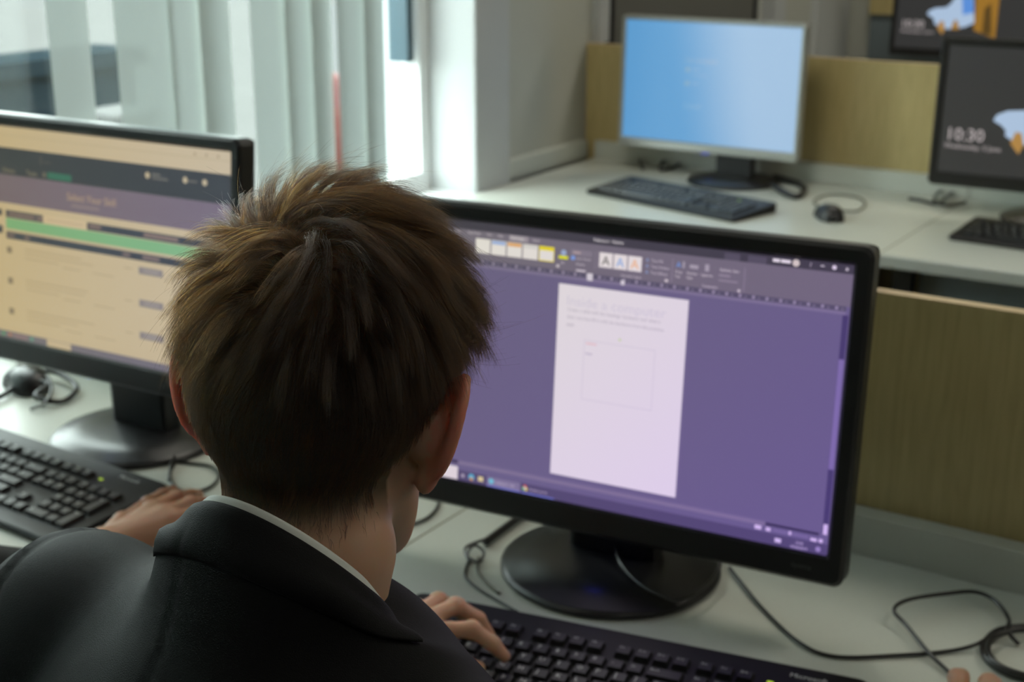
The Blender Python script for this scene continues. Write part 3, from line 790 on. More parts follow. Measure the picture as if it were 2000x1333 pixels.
# ------------------------------------------------------------------ cables
CABLES = [
    ('thin black cable curving right from the monitor base to the coil', 0.0022, 'k', [(-0.5872, 1.3829, 0.004), (-0.5691, 1.364, 0.004), (-0.5162, 1.3136, 0.003), (-0.4558, 1.2666, 0.003), (-0.4138, 1.2589, 0.003), (-0.3613, 1.2951, 0.003), (-0.3193, 1.3318, 0.003), (-0.2973, 1.3558, 0.006), (-0.2873, 1.3876, 0.006)]),
    ('mouse cable looping on the desk right of the purple-screen monitor', 0.0024, 'k', [(-0.2831, 1.257, 0.01), (-0.2994, 1.2843, 0.004), (-0.3317, 1.3097, 0.0075), (-0.3688, 1.35, 0.01), (-0.3885, 1.3686, 0.014), (-0.3823, 1.4001, 0.014), (-0.3521, 1.441, 0.012), (-0.3268, 1.4615, 0.012), (-0.302, 1.452, 0.012), (-0.2806, 1.4224, 0.01), (-0.2746, 1.3933, 0.012), (-0.2603, 1.3859, 0.003)]),
    ('thick black coiled cable at the right edge of the near desk', 0.004, 'k', [(-0.2218, 1.421, 0.004), (-0.2456, 1.4341, 0.004), (-0.2648, 1.4257, 0.004), (-0.2855, 1.402, 0.004), (-0.2907, 1.3692, 0.004), (-0.2854, 1.3454, 0.004), (-0.2688, 1.3272, 0.004), (-0.2442, 1.3197, 0.004), (-0.2165, 1.3283, 0.004)]),
    ('second thick turn of the coiled cable at the right edge', 0.0032, 'k', [(-0.2166, 1.3927, 0.012), (-0.246, 1.4099, 0.011), (-0.2652, 1.4027, 0.011), (-0.2825, 1.3775, 0.011), (-0.2836, 1.3517, 0.011), (-0.2751, 1.3292, 0.011), (-0.2579, 1.3155, 0.011), (-0.2333, 1.3128, 0.011), (-0.2102, 1.3186, 0.011)]),
    ('cable draped across the round base of the purple-screen monitor', 0.002, 'k', [(-0.7043, 1.3211, 0.03), (-0.6795, 1.2869, 0.026), (-0.635, 1.2558, 0.023), (-0.5923, 1.2497, 0.021), (-0.5791, 1.282, 0.021), (-0.5799, 1.3301, 0.022), (-0.5875, 1.3596, 0.03)]),
    ('thick black cable bundle left of the purple-screen monitor base', 0.005, 'k', [(-0.8689, 1.4018, 0.006), (-0.8654, 1.3599, 0.006), (-0.8632, 1.3155, 0.006), (-0.8615, 1.2825, 0.006)]),
    ('small knot of black cable left of the monitor base', 0.002, 'k', [(-0.8595, 1.2874, 0.01), (-0.8684, 1.2674, 0.009), (-0.872, 1.2543, 0.006), (-0.8576, 1.2408, 0.004), (-0.8404, 1.2368, 0.005), (-0.8442, 1.2534, 0.009), (-0.8602, 1.2587, 0.012), (-0.8612, 1.245, 0.008), (-0.8507, 1.2317, 0.003)]),
    ('thin black cable from the knot to the keyboard back', 0.0018, 'k', [(-0.8537, 1.2361, 0.003), (-0.8474, 1.2206, 0.002), (-0.8347, 1.2011, 0.002), (-0.8103, 1.1869, 0.002), (-0.7784, 1.1755, 0.002), (-0.7384, 1.1605, 0.004)]),
    ('grey cable lying under the purple-screen monitor', 0.002, 'g', [(-0.8497, 1.2507, 0.002), (-0.8327, 1.2222, 0.002), (-0.812, 1.2051, 0.002), (-0.7802, 1.1887, 0.002)]),
    ('black cable end beside the boy’s neck under the monitor edge', 0.0022, 'k', [(-1.0012, 1.3827, 0.003), (-0.9745, 1.3419, 0.003), (-0.9654, 1.3071, 0.003), (-0.9726, 1.2791, 0.003), (-0.9913, 1.2617, 0.003)]),
    ('black cable ring on the desk between the two keyboards', 0.0024, 'k', [(-1.4375, 1.2279, 0.003), (-1.3957, 1.2547, 0.003), (-1.3472, 1.2749, 0.003), (-1.3096, 1.281, 0.004), (-1.2793, 1.2624, 0.004), (-1.2644, 1.2296, 0.003), (-1.2751, 1.2029, 0.003), (-1.3068, 1.2064, 0.003), (-1.3433, 1.2346, 0.003), (-1.3708, 1.2789, 0.004), (-1.3777, 1.3207, 0.006), (-1.391, 1.37, 0.004)]),
    ('second black cable crossing the ring between the keyboards', 0.002, 'k', [(-1.3145, 1.2053, 0.009), (-1.357, 1.2514, 0.009), (-1.3822, 1.2906, 0.009), (-1.3979, 1.3309, 0.006), (-1.4022, 1.3658, 0.003)]),
    ('black cable heap behind the yellow-page keyboard', 0.0045, 'k', [(-1.7824, 1.2657, 0.006), (-1.7831, 1.3139, 0.008), (-1.8131, 1.3828, 0.012), (-1.7961, 1.4101, 0.016), (-1.7503, 1.4072, 0.014), (-1.7032, 1.3868, 0.01), (-1.6859, 1.3413, 0.006), (-1.7192, 1.3211, 0.014), (-1.7363, 1.3606, 0.02), (-1.7698, 1.3536, 0.02)]),
    ('thin cable arched over the cable heap at the left', 0.0022, 'k', [(-1.7049, 1.2983, 0.003), (-1.6862, 1.3081, 0.012), (-1.7041, 1.3387, 0.02), (-1.7409, 1.3662, 0.026), (-1.7903, 1.3859, 0.024)]),
    ('cable heap behind the blue-screen monitor base', 0.0045, 'k', [(-1.8373, 3.552, 0.005), (-1.9003, 3.6562, 0.005), (-1.9053, 3.7475, 0.006), (-1.8698, 3.7954, 0.01), (-1.8094, 3.7588, 0.012), (-1.7679, 3.6245, 0.008), (-1.787, 3.5655, 0.005), (-1.8261, 3.6745, 0.014), (-1.7572, 3.6859, 0.01)]),
    ('grey mouse cable looping beside the far mouse', 0.0028, 'g', [(-1.2183, 3.316, 0.008), (-1.2654, 3.4038, 0.004), (-1.2602, 3.4995, 0.004), (-1.1948, 3.5102, 0.004), (-1.1444, 3.4441, 0.004), (-1.131, 3.3497, 0.003), (-1.1684, 3.3257, 0.003)]),
    ('black cable heap right of the blue-screen monitor base', 0.0085, 'k', [(-1.4652, 3.6205, 0.009), (-1.421, 3.5967, 0.009), (-1.3701, 3.5615, 0.009), (-1.3254, 3.492, 0.009), (-1.3135, 3.4054, 0.009), (-1.3646, 3.4334, 0.012), (-1.4169, 3.4896, 0.016)]),
    ('black cable tangle left of the far lock-screen monitor base', 0.0045, 'k', [(-1.0692, 3.5601, 0.0045), (-1.0336, 3.5526, 0.0045), (-0.9879, 3.5316, 0.005), (-0.9836, 3.6038, 0.01), (-0.9928, 3.704, 0.012), (-1.0172, 3.6723, 0.012), (-0.999, 3.5446, 0.012), (-0.9524, 3.4973, 0.01), (-0.9294, 3.5745, 0.008)])]
for lab, r, m_, pts in CABLES:
    v, f = tube_geo([(x, y, DESK + z) for x, y, z in pts], r, 8, 8)
    tag(mesh_obj('cable', v, f, M_CABLE if m_ == 'k' else M_CABLEG, None, True), lab, 'cable', 'loose computer cables')

# ------------------------------------------------------------------ people: signed-distance bodies
def ell(p, c, r):
    q = p - np.asarray(c); r = np.asarray(r)
    k0 = np.linalg.norm(q / r, axis=-1); k1 = np.linalg.norm(q / (r * r), axis=-1) + 1e-9
    return k0 * (k0 - 1.0) / k1
def cone(p, a, b, r1, r2):
    a = np.asarray(a, float); b = np.asarray(b, float); ab = b - a
    t = np.clip(((p - a) @ ab) / (ab @ ab + 1e-12), 0, 1)
    return np.linalg.norm(p - a - t[..., None] * ab, axis=-1) - (r1 + (r2 - r1) * t)
def smin(a, b, k):
    h = np.maximum(k - np.abs(a - b), 0) / k
    return np.minimum(a, b) - h * h * k * 0.25
def smax(a, b, k):
    return -smin(-a, -b, k)

def surface(f, lo, hi, h, B=8):
    """sparse surface nets of f = 0"""
    lo = np.asarray(lo, float); hi = np.asarray(hi, float)
    s = B * h
    nb = np.ceil((hi - lo) / s).astype(int)
    I = np.stack(np.meshgrid(*[np.arange(k) for k in nb], indexing='ij'), -1).reshape(-1, 3)
    d = f(lo + (I + 0.5) * s)
    I = I[np.abs(d) < s * 1.05]
    g = np.arange(B + 1)
    L = np.stack(np.meshgrid(g, g, g, indexing='ij'), -1)
    keys = []; verts = []; edges = [[], [], []]
    N = nb * B + 2
    K = lambda q: (q[..., 0] + 1) + (q[..., 1] + 1) * (N[0] + 2) + (q[..., 2] + 1) * (N[0] + 2) * (N[1] + 2)
    for c0 in range(0, len(I), 1500):
        Ic = I[c0:c0 + 1500]
        G = Ic[:, None, None, None, :] * B + L[None]
        D = f((lo + G * h).reshape(-1, 3)).reshape(len(Ic), B + 1, B + 1, B + 1)
        S = D < 0
        for ax in range(3):
            sl0 = [slice(None)] + [slice(0, B)] * 3; sl1 = [slice(None)] + [slice(0, B)] * 3
            sl1[ax + 1] = slice(1, B + 1)
            a, b_ = S[tuple(sl0)], S[tuple(sl1)]
            w_ = np.argwhere(a != b_)
            edges[ax].append(np.concatenate([Ic[w_[:, 0]] * B + w_[:, 1:], a[tuple(w_.T)][:, None]], 1))
        cs = np.zeros((len(Ic), B, B, B), int)
        for o in np.ndindex(2, 2, 2):
            cs += S[:, o[0]:o[0] + B, o[1]:o[1] + B, o[2]:o[2] + B]
        w_ = np.argwhere((cs > 0) & (cs < 8))
        if not len(w_): continue
        acc = np.zeros((len(w_), 3)); cnt = np.zeros(len(w_))
        dv = {o: D[w_[:, 0], w_[:, 1] + o[0], w_[:, 2] + o[1], w_[:, 3] + o[2]] for o in np.ndindex(2, 2, 2)}
        for o in np.ndindex(2, 2, 2):
            for ax in range(3):
                if o[ax]: continue
                o2 = list(o); o2[ax] = 1; o2 = tuple(o2)
                a, b_ = dv[o], dv[o2]
                m_ = (a < 0) != (b_ < 0)
                t = np.where(m_, a / np.where(m_, a - b_, 1), 0)
                e = np.array(o, float)[None].repeat(len(w_), 0); e[:, ax] = t
                acc += np.where(m_[:, None], e, 0); cnt += m_
        keys.append(K(Ic[w_[:, 0]] * B + w_[:, 1:]))
        verts.append(lo + (Ic[w_[:, 0]] * B + w_[:, 1:] + acc / cnt[:, None]) * h)
    keys = np.concatenate(keys); verts = np.concatenate(verts)
    order = np.argsort(keys); ks = keys[order]
    quads = []
    for ax in range(3):
        E = np.concatenate(edges[ax]); P = E[:, :3]; ins = E[:, 3] > 0
        u, v_ = (ax + 1) % 3, (ax + 2) % 3
        q = []
        ok = np.ones(len(P), bool)
        for du, dv_ in ((-1, -1), (0, -1), (0, 0), (-1, 0)):
            c = P.copy(); c[:, u] += du; c[:, v_] += dv_
            kk = K(c); j = np.clip(np.searchsorted(ks, kk), 0, len(ks) - 1)
            ok &= ks[j] == kk
            q.append(order[j])
        q = np.stack(q, 1)
        q = np.where(ins[:, None], q, q[:, ::-1])
        quads.append(q[ok])
    quads = np.concatenate(quads)
    for _ in range(2):      # settle on the surface
        d = f(verts); e = 0.0008
        gr = sum(k[None] * f(verts + k * e)[:, None] for k in np.array([(1, -1, -1), (-1, -1, 1), (-1, 1, -1), (1, 1, 1)], float)) / (4 * e)
        gn = np.maximum((gr * gr).sum(1), 0.2)
        verts = verts - np.clip(d / gn, -h, h)[:, None] * gr
    return verts, quads

class Frame:
    """local frame: x right, y forward, z up"""
    def __init__(self, o, az, nod=0.0, roll=0.0):
        self.o = np.asarray(o, float)
        M = Matrix.Rotation(az, 3, 'Z') @ Matrix.Rotation(-nod, 3, 'X') @ Matrix.Rotation(roll, 3, 'Y')
        self.R = np.array(M)
    def to_local(self, p): return (p - self.o) @ self.R
    def to_world(self, q): return np.asarray(q) @ self.R.T + self.o

def skull(q):
    """scalp and face without ears"""
    d = ell(q, (0, -0.004, 0.046), (0.0685, 0.092, 0.078))
    d = smin(d, ell(q, (0, -0.038, 0.012), (0.0555, 0.054, 0.056)), 0.035)
    d = smin(d, ell(q, (0, 0.040, 0.000), (0.0565, 0.056, 0.073)), 0.035)
    d = smin(d, ell(q, (0, 0.044, -0.060), (0.043, 0.043, 0.040)), 0.03)
    for s in (-1, 1):
        d = smin(d, cone(q, (0.047 * s, 0.004, -0.035), (0.034 * s, 0.048, -0.080), 0.011, 0.013), 0.025)   # jaw
        d = smin(d, ell(q, (0.037 * s, 0.066, -0.022), (0.022, 0.020, 0.022)), 0.02)                          # cheek
    d = smin(d, ell(q, (0, 0.078, -0.093), (0.018, 0.016, 0.015)), 0.025)                                     # chin
    return d
def face(q, d):
    d = smin(d, cone(q, (0, 0.093, 0.012), (0, 0.111, -0.024), 0.006, 0.0095), 0.014)
    for s in (-1, 1):
        d = smin(d, ell(q, (0.010 * s, 0.101, -0.027), (0.007, 0.009, 0.006)), 0.008)
        d = smax(d, -ell(q, (0.030 * s, 0.099, 0.006), (0.017, 0.012, 0.010)), 0.012)
        d = smin(d, ell(q, (0.030 * s, 0.083, 0.005), (0.0115, 0.0115, 0.0115)), 0.003)
        d = smin(d, cone(q, (0.014 * s, 0.096, 0.021), (0.046 * s, 0.083, 0.022), 0.006, 0.005), 0.012)
    d = smin(d, ell(q, (0, 0.094, -0.052), (0.021, 0.009, 0.0045)), 0.006)
    d = smin(d, ell(q, (0, 0.092, -0.061), (0.018, 0.009, 0.005)), 0.006)
    return d
EAR_RIM = [(0.069, 0.014, -0.004), (0.079, 0.014, 0.017), (0.087, 0.004, 0.030), (0.0915, -0.010, 0.031), (0.0935, -0.0195, 0.020), (0.0915, -0.021, 0.004),
           (0.086, -0.017, -0.012), (0.079, -0.009, -0.024), (0.073, 0.001, -0.0305)]
def ear(q, s):
    a = q * np.array([s, 1, 1]) + np.array([0.0055, 0, 0])
    rim = catmull(EAR_RIM, 3)
    d = np.full(len(q), 1.0)
    for i in range(len(rim) - 1):
        d = np.minimum(d, cone(a, rim[i], rim[i + 1], 0.0036, 0.0036))
    lobe = ell(a, (0.0735, -0.001, -0.031), (0.0055, 0.0085, 0.009))
    # plate joining rim and skull (thin, slanted)
    n = np.array([0.80, 0.56, -0.05]); n /= np.linalg.norm(n)
    plate = np.abs((a - np.array([0.0815, -0.006, 0.002])) @ n) - 0.0022
    disc = ell(a, (0.080, -0.004, 0.002), (0.020, 0.0205, 0.031))
    plate = smax(plate, disc, 0.004)
    concha = smax(ell(a, (0.072, -0.003, -0.002), (0.013, 0.0155, 0.020)), -ell(a, (0.080, 0.004, 0.0), (0.011, 0.012, 0.015)), 0.004)
    d = smin(smin(d, plate, 0.005), smin(lobe, concha, 0.006), 0.007)
    return d

def hand_sdf(p, H):
    d = np.full(len(p), 1.0)
    W = np.asarray(H['wrist'])
    for name, ch in H['fingers'].items():
        r0 = H.get('r', 0.0085) * (0.88 if name == 'pinky' else 1.06 if name == 'thumb' else 1.0)
        rr = [r0 * 1.08, r0 * 1.0, r0 * 0.93, r0 * 0.74]
        for i in range(3):
            seg = cone(p, ch[i], ch[i + 1], rr[i], rr[i + 1])
            d = np.minimum(d, seg) if i == 0 else smin(d, seg, 0.003)
        d = smin(d, np.linalg.norm(p - np.asarray(ch[1]), axis=-1) - rr[1] * 1.07, 0.004)
    palm = np.full(len(p), 1.0)
    for name, ch in H['fingers'].items():
        if name == 'thumb':
            c = cone(p, W + 0.35 * (np.asarray(ch[0]) - W), ch[0], 0.015, 0.0125)
        else:
            c = cone(p, W + 0.12 * (np.asarray(ch[0]) - W), ch[0], 0.0155, 0.0108)
        palm = smin(palm, c, 0.012)
    return smin(d, palm, 0.007)

def neck_fun(P):
    nk0 = P['head'].to_world((0, -0.022, -0.045)); nk1 = np.asarray(P['nape'])
    def neck(p):
        return smin(cone(p, nk0, nk1, P['neck_r'] * 0.98, P['neck_r']), cone(p, nk1 + np.array([0, -0.01, -0.05]), P['chest'] + np.array([0, 0.0, 0.05]), 0.045, 0.07), 0.02)
    return neck

def make_sdf(P):
    F = P['head']
    def head(p):
        q = F.to_local(p)
        d = face(q, skull(q))
        d = smin(d, ear(q, 1), 0.004); d = smin(d, ear(q, -1), 0.004)
        return d
    nk1 = P['nape']
    def neck(p):
        return neck_fun(P)(p)
    def torso(p):
        d = ell(p, P['chest'], (0.135, 0.085, 0.155)); d = smin(d, ell(p, P['hips'] + np.array([0, 0.01, 0.10]), (0.12, 0.08, 0.2)), 0.08)
        for s in ('L', 'R'):
            d = smin(d, cone(p, P['chest'] + np.array([0, 0, 0.10]), P['sh' + s], 0.05, 0.04), 0.05)
            d = smin(d, cone(p, P['sh' + s], P['el' + s], 0.040, 0.033), 0.03)
            d = smin(d, cone(p, P['el' + s], P['hand' + s]['wrist'], 0.034, 0.0225), 0.015)
            d = smin(d, cone(p, P['hips'], P['kn' + s], 0.07, 0.045), 0.05)
            d = smin(d, cone(p, P['kn' + s], P['an' + s], 0.042, 0.03), 0.02)
        return d
    groups = [(F.to_world((0, 0, 0.0)), 0.19, head), (np.asarray(nk1), 0.22, neck)]
    for s in 'LR':
        H = P['hand' + s]; c = np.mean([np.mean(ch, 0) for ch in H['fingers'].values()], 0) * 0.6 + np.asarray(H['wrist']) * 0.4
        groups.append((c, 0.15, (lambda H_: lambda p: hand_sdf(p, H_))(H)))
    def f(p):
        d = torso(p)
        for c, R, g in groups:
            r = np.linalg.norm(p - c, axis=-1)
            m_ = r < R
            if m_.any():
                d[m_] = smin(d[m_], g(p[m_]), 0.018 if g in (neck, head) else 0.012)
            d = np.where(m_, d, np.minimum(d, np.maximum(r - R + 0.03, 0.02)))
        return d
    return f

def jacket_sdf(P):
    ch, hp = P['chest'], P['hips']
    lean = np.asarray(P.get('roll', (0, 0, 0)))
    def f(p):
        d = ell(p, ch, (0.172, 0.118, 0.175))
        d = smin(d, ell(p, ch + np.array([0, -0.012, 0.055]), (0.165, 0.108, 0.12)), 0.06)
        d = smin(d, ell(p, hp + np.array([0, 0.015, 0.11]), (0.158, 0.118, 0.22)), 0.10)
        top = np.asarray(P['nape'])
        d = smin(d, cone(p, top + np.array([0, 0.015, -0.085]), ch + np.array([0, 0.0, 0.05]), 0.060, 0.11), 0.04)
        cx, cy, zc, dz = P['ring']       # raised neck seat, cut along the slanting collar line
        seat = cone(p, np.array([cx, cy - 0.002, zc + 0.06]), ch + np.array([0, 0.0, 0.04]), 0.073, 0.105)
        plane = (p[..., 2] - (zc - 0.034) + dz / 0.063 * (p[..., 1] - cy)) / math.sqrt(1 + (dz / 0.063) ** 2)
        d = smin(d, smax(seat, plane, 0.008), 0.022)
        for s, sg in (('L', -1), ('R', 1)):
            sh, el, wr = (np.asarray(P['sh' + s]), np.asarray(P['el' + s]), np.asarray(P['hand' + s]['wrist']))
            d = smin(d, cone(p, top + np.array([0.045 * sg, -0.004, -0.092 - 0.010 * sg]), sh + np.array([-0.01 * sg, 0, 0.004]), 0.052, 0.050), 0.045)
            d = smin(d, ell(p, sh + np.array([0.004 * sg, 0, -0.002]), (0.060, 0.066, 0.058)), 0.025)
            arm = cone(p, sh, el, 0.060, 0.052)
            cuff = el + (wr - el) * P.get('cuff', 0.90)
            arm = smin(arm, cone(p, el, cuff, 0.053, 0.038), 0.03)
            d = smin(d, arm, 0.035)
        for a_, b__, r1, r2 in P.get('ridges', ()):
            d = smin(d, cone(p, a_, b__, r1, r2), 0.016)
        # cloth folds
        x, y, z = p[..., 0], p[..., 1], p[..., 2]
        fold = 0.0024 * np.sin(38 * z + 26 * x + 9 * np.sin(14 * x + 3 * y)) * np.exp(-((p - np.asarray(P['elL'])) ** 2).sum(-1) / 0.02)
        fold += 0.0024 * np.sin(36 * z - 24 * x + 8 * np.sin(13 * x)) * np.exp(-((p - np.asarray(P['elR'])) ** 2).sum(-1) / 0.02)
        for s, sg in (('L', -1), ('R', 1)):     # armhole seams
            n_ = np.array([sg * 0.93, 0.10, -0.36]); sd_ = (p - np.asarray(P['sh' + s])) @ n_ + 0.004
            wt = np.exp(-((p - np.asarray(P['sh' + s])) ** 2).sum(-1) / 0.11 ** 2)
            fold += wt * (0.0026 * np.exp(-((sd_ - 0.004) / 0.0045) ** 2) - 0.0022 * np.exp(-((sd_ + 0.003) / 0.0035) ** 2))
        bs = np.abs(x - ch[0] + 0.012) / 0.0022     # centre back seam
        fold -= 0.0012 * np.exp(-bs * bs) * (y < ch[1])
        for c, ax, k, amp, rad in P.get('folds', ()):
            c = np.asarray(c); ax = np.asarray(ax)
            fold += amp * np.sin(((p - c) @ ax) * k) * np.exp(-((p - c) ** 2).sum(-1) / rad ** 2)
        for c, rad, amp in P.get('dents', ()):
            fold -= amp * np.exp(-((p - np.asarray(c)) ** 2).sum(-1) / rad ** 2)
        return d - fold
    return f

def project(f, p, iso=0.0, it=6):
    p = np.array(p, float)
    for _ in range(it):
        e = 0.001; d = f(p) - iso
        gr = np.stack([f(p + np.eye(3)[k] * e) - f(p - np.eye(3)[k] * e) for k in range(3)], 1) / (2 * e)
        p -= (d / np.maximum((gr * gr).sum(1), 0.3))[:, None] * gr
    return p

def unit(v):
    return v / (np.linalg.norm(v, axis=-1, keepdims=True) + 1e-12)

# ---- hair ---------------------------------------------------------------
def hair_material(name, melanin, redness, tint=(1, 1, 1), rough=0.44):
    m = bpy.data.materials.new(name); m.use_nodes = True
    nt = m.node_tree
    for n in list(nt.nodes):
        if n.type == 'BSDF_PRINCIPLED': nt.nodes.remove(n)
    h = nt.nodes.new('ShaderNodeBsdfHairPrincipled')
    h.parametrization = 'MELANIN'
    h.inputs['Melanin'].default_value = melanin
    h.inputs['Melanin Redness'].default_value = redness
    h.inputs['Tint'].default_value = (*tint, 1)
    h.inputs['Random Color'].default_value = 0.45
    h.inputs['Roughness'].default_value = rough
    h.inputs['Radial Roughness'].default_value = 0.35
    h.inputs['Random Roughness'].default_value = 0.2
    nt.links.new(h.outputs[0], nt.nodes['Material Output'].inputs['Surface'])
    return m

HEAD_NECK = [None]
def hsk(q):
    """head surface the hair grows from: skull blended into the neck, head-local"""
    F, nf = HEAD_NECK[0]
    return smin(skull(q), nf(F.to_world(q)), 0.018)
WHORL = np.array([-0.010, -0.060, 0.103])
def scalp_roots(n, rg):
    """random roots on the hair-bearing scalp, head-local"""
    c = np.array([0, -0.008, 0.03])
    v = unit(rg.normal(size=(n, 3)))
    t = np.full(n, 0.16)
    for _ in range(30):
        t -= hsk(c + v * t[:, None]) * 0.9
    q = c + v * t[:, None]
    x, y, z = np.abs(q[:, 0]), q[:, 1], q[:, 2]
    nape = -0.066 + 0.014 * (x / 0.05) ** 2
    ok = np.where(y < -0.022, z > nape, True)
    behind_ear = (y >= -0.022) & (y < -0.004); ok &= ~(behind_ear & (z < 0.034 - 0.7 * (y + 0.022)))
    ok &= ~((y < -0.022) & (y > -0.040) & (z < -0.02 + (y + 0.040) * 2.4) & (x > 0.045))
    over = (y >= -0.004) & (y < 0.032); ok &= ~(over & (z < 0.026)) | (over & (y > 0.008) & (z > -0.002) & (x > 0.045))
    ok &= ~((y >= 0.032) & (z < 0.045 + 0.55 * (y - 0.032)))
    ok &= ~((y > 0.068) & (z < 0.088))
    return q[ok]

def grad_skull(q):
    e = 0.001
    T4 = np.array([(1, -1, -1), (-1, -1, 1), (-1, 1, -1), (1, 1, 1)], float)
    return unit(sum(k * hsk(q + k * e)[..., None] for k in T4))

def flow(q, nrm, swirl=1.15):
    d = q - WHORL
    d -= (d * nrm).sum(-1, keepdims=True) * nrm
    r = np.linalg.norm(d, axis=-1, keepdims=True)
    t = d / (r + 1e-6)
    b = np.cross(nrm, t)
    ang = swirl * np.exp(-(r / 0.05) ** 1.5) + 0.10 + 0.30 * np.sin(70 * q[..., 0:1] + 31 * q[..., 2:3] + 1.0) * np.cos(55 * q[..., 1:2] - 40 * q[..., 2:3])
    t = t * np.cos(ang) - b * np.sin(ang)
    low = np.clip((0.04 - q[..., 2:3]) / 0.05, 0, 1)
    down = np.array([0, -0.08, -1.0]) - (np.array([0, -0.08, -1.0]) * nrm).sum(-1, keepdims=True) * nrm
    # the top sweeps forward and to the right
    topw = np.clip((q[..., 2:3] - 0.075) / 0.04, 0, 1)
    fw = np.array([0.55, 0.8, 0.0]) - (np.array([0.55, 0.8, 0.0]) * nrm).sum(-1, keepdims=True) * nrm
    t = t * (1 - low) + unit(down) * low
    return unit(t + 0.35 * topw * unit(fw) * np.clip((q[..., 1:2] + 0.05) / 0.05, 0, 1))

def hair_len(q):
    x, y, z = np.abs(q[:, 0]), q[:, 1], q[:, 2]
    ridge = 0.046 + 0.008 * np.clip(y / 0.06, -1, 1)
    up = np.clip((z - ridge) / 0.030, 0, 1)
    up = up * up * (3 - 2 * up)
    fade = 0.0065 + 0.022 * np.clip((z + 0.065) / 0.115, 0, 1) ** 1.2
    return fade * (1 - up) + (0.044 + 0.016 * np.clip((z - 0.06) / 0.06, 0, 1)) * up, up

def grow(q, L, up, rg, n=9, stiff=0.5, jitter=0.25, lift=1.0, clear=1.0):
    N = len(q)
    nrm = grad_skull(q)
    t0 = flow(q, nrm)
    side = np.cross(nrm, t0)
    a = rg.normal(size=(N, 1)) * jitter * (1 + 2.2 * np.exp(-((q - WHORL) ** 2).sum(-1, keepdims=True) / 0.028 ** 2))
    d = unit(t0 * np.cos(a) + side * np.sin(a) + nrm * (0.22 + (0.42 + 0.25 * rg.random((N, 1))) * up[:, None] * lift))
    pts = [q.copy()]
    seg = (L / (n - 1))[:, None]
    for k in range(1, n):
        s = k / (n - 1)
        p = pts[-1] + d * seg
        g = grad_skull(p)
        sd = hsk(p)[:, None]
        minoff = 0.0004 + 0.021 * up[:, None] * clear * (1 - 0.45 * np.clip((-0.03 - p[:, 0:1]) / 0.03, 0, 1) * np.clip((0.09 - p[:, 2:3]) / 0.03, 0, 1)) * math.sin(min(s * 1.3, 1) * math.pi / 2)
        p = p + g * np.maximum(minoff * (0.55 + 0.45 * rg.random((N, 1))) - sd, 0)
        pts.append(p)
        tf = flow(p, g, 0.7)
        keep = (p - pts[-2]) / (np.linalg.norm(p - pts[-2], axis=-1, keepdims=True) + 1e-9)
        d = unit(keep * (1.0 + stiff) + tf * 0.55 + np.array([0, 0, -0.16]) * up[:, None] + g * 0.02)
    return np.stack(pts, 1)

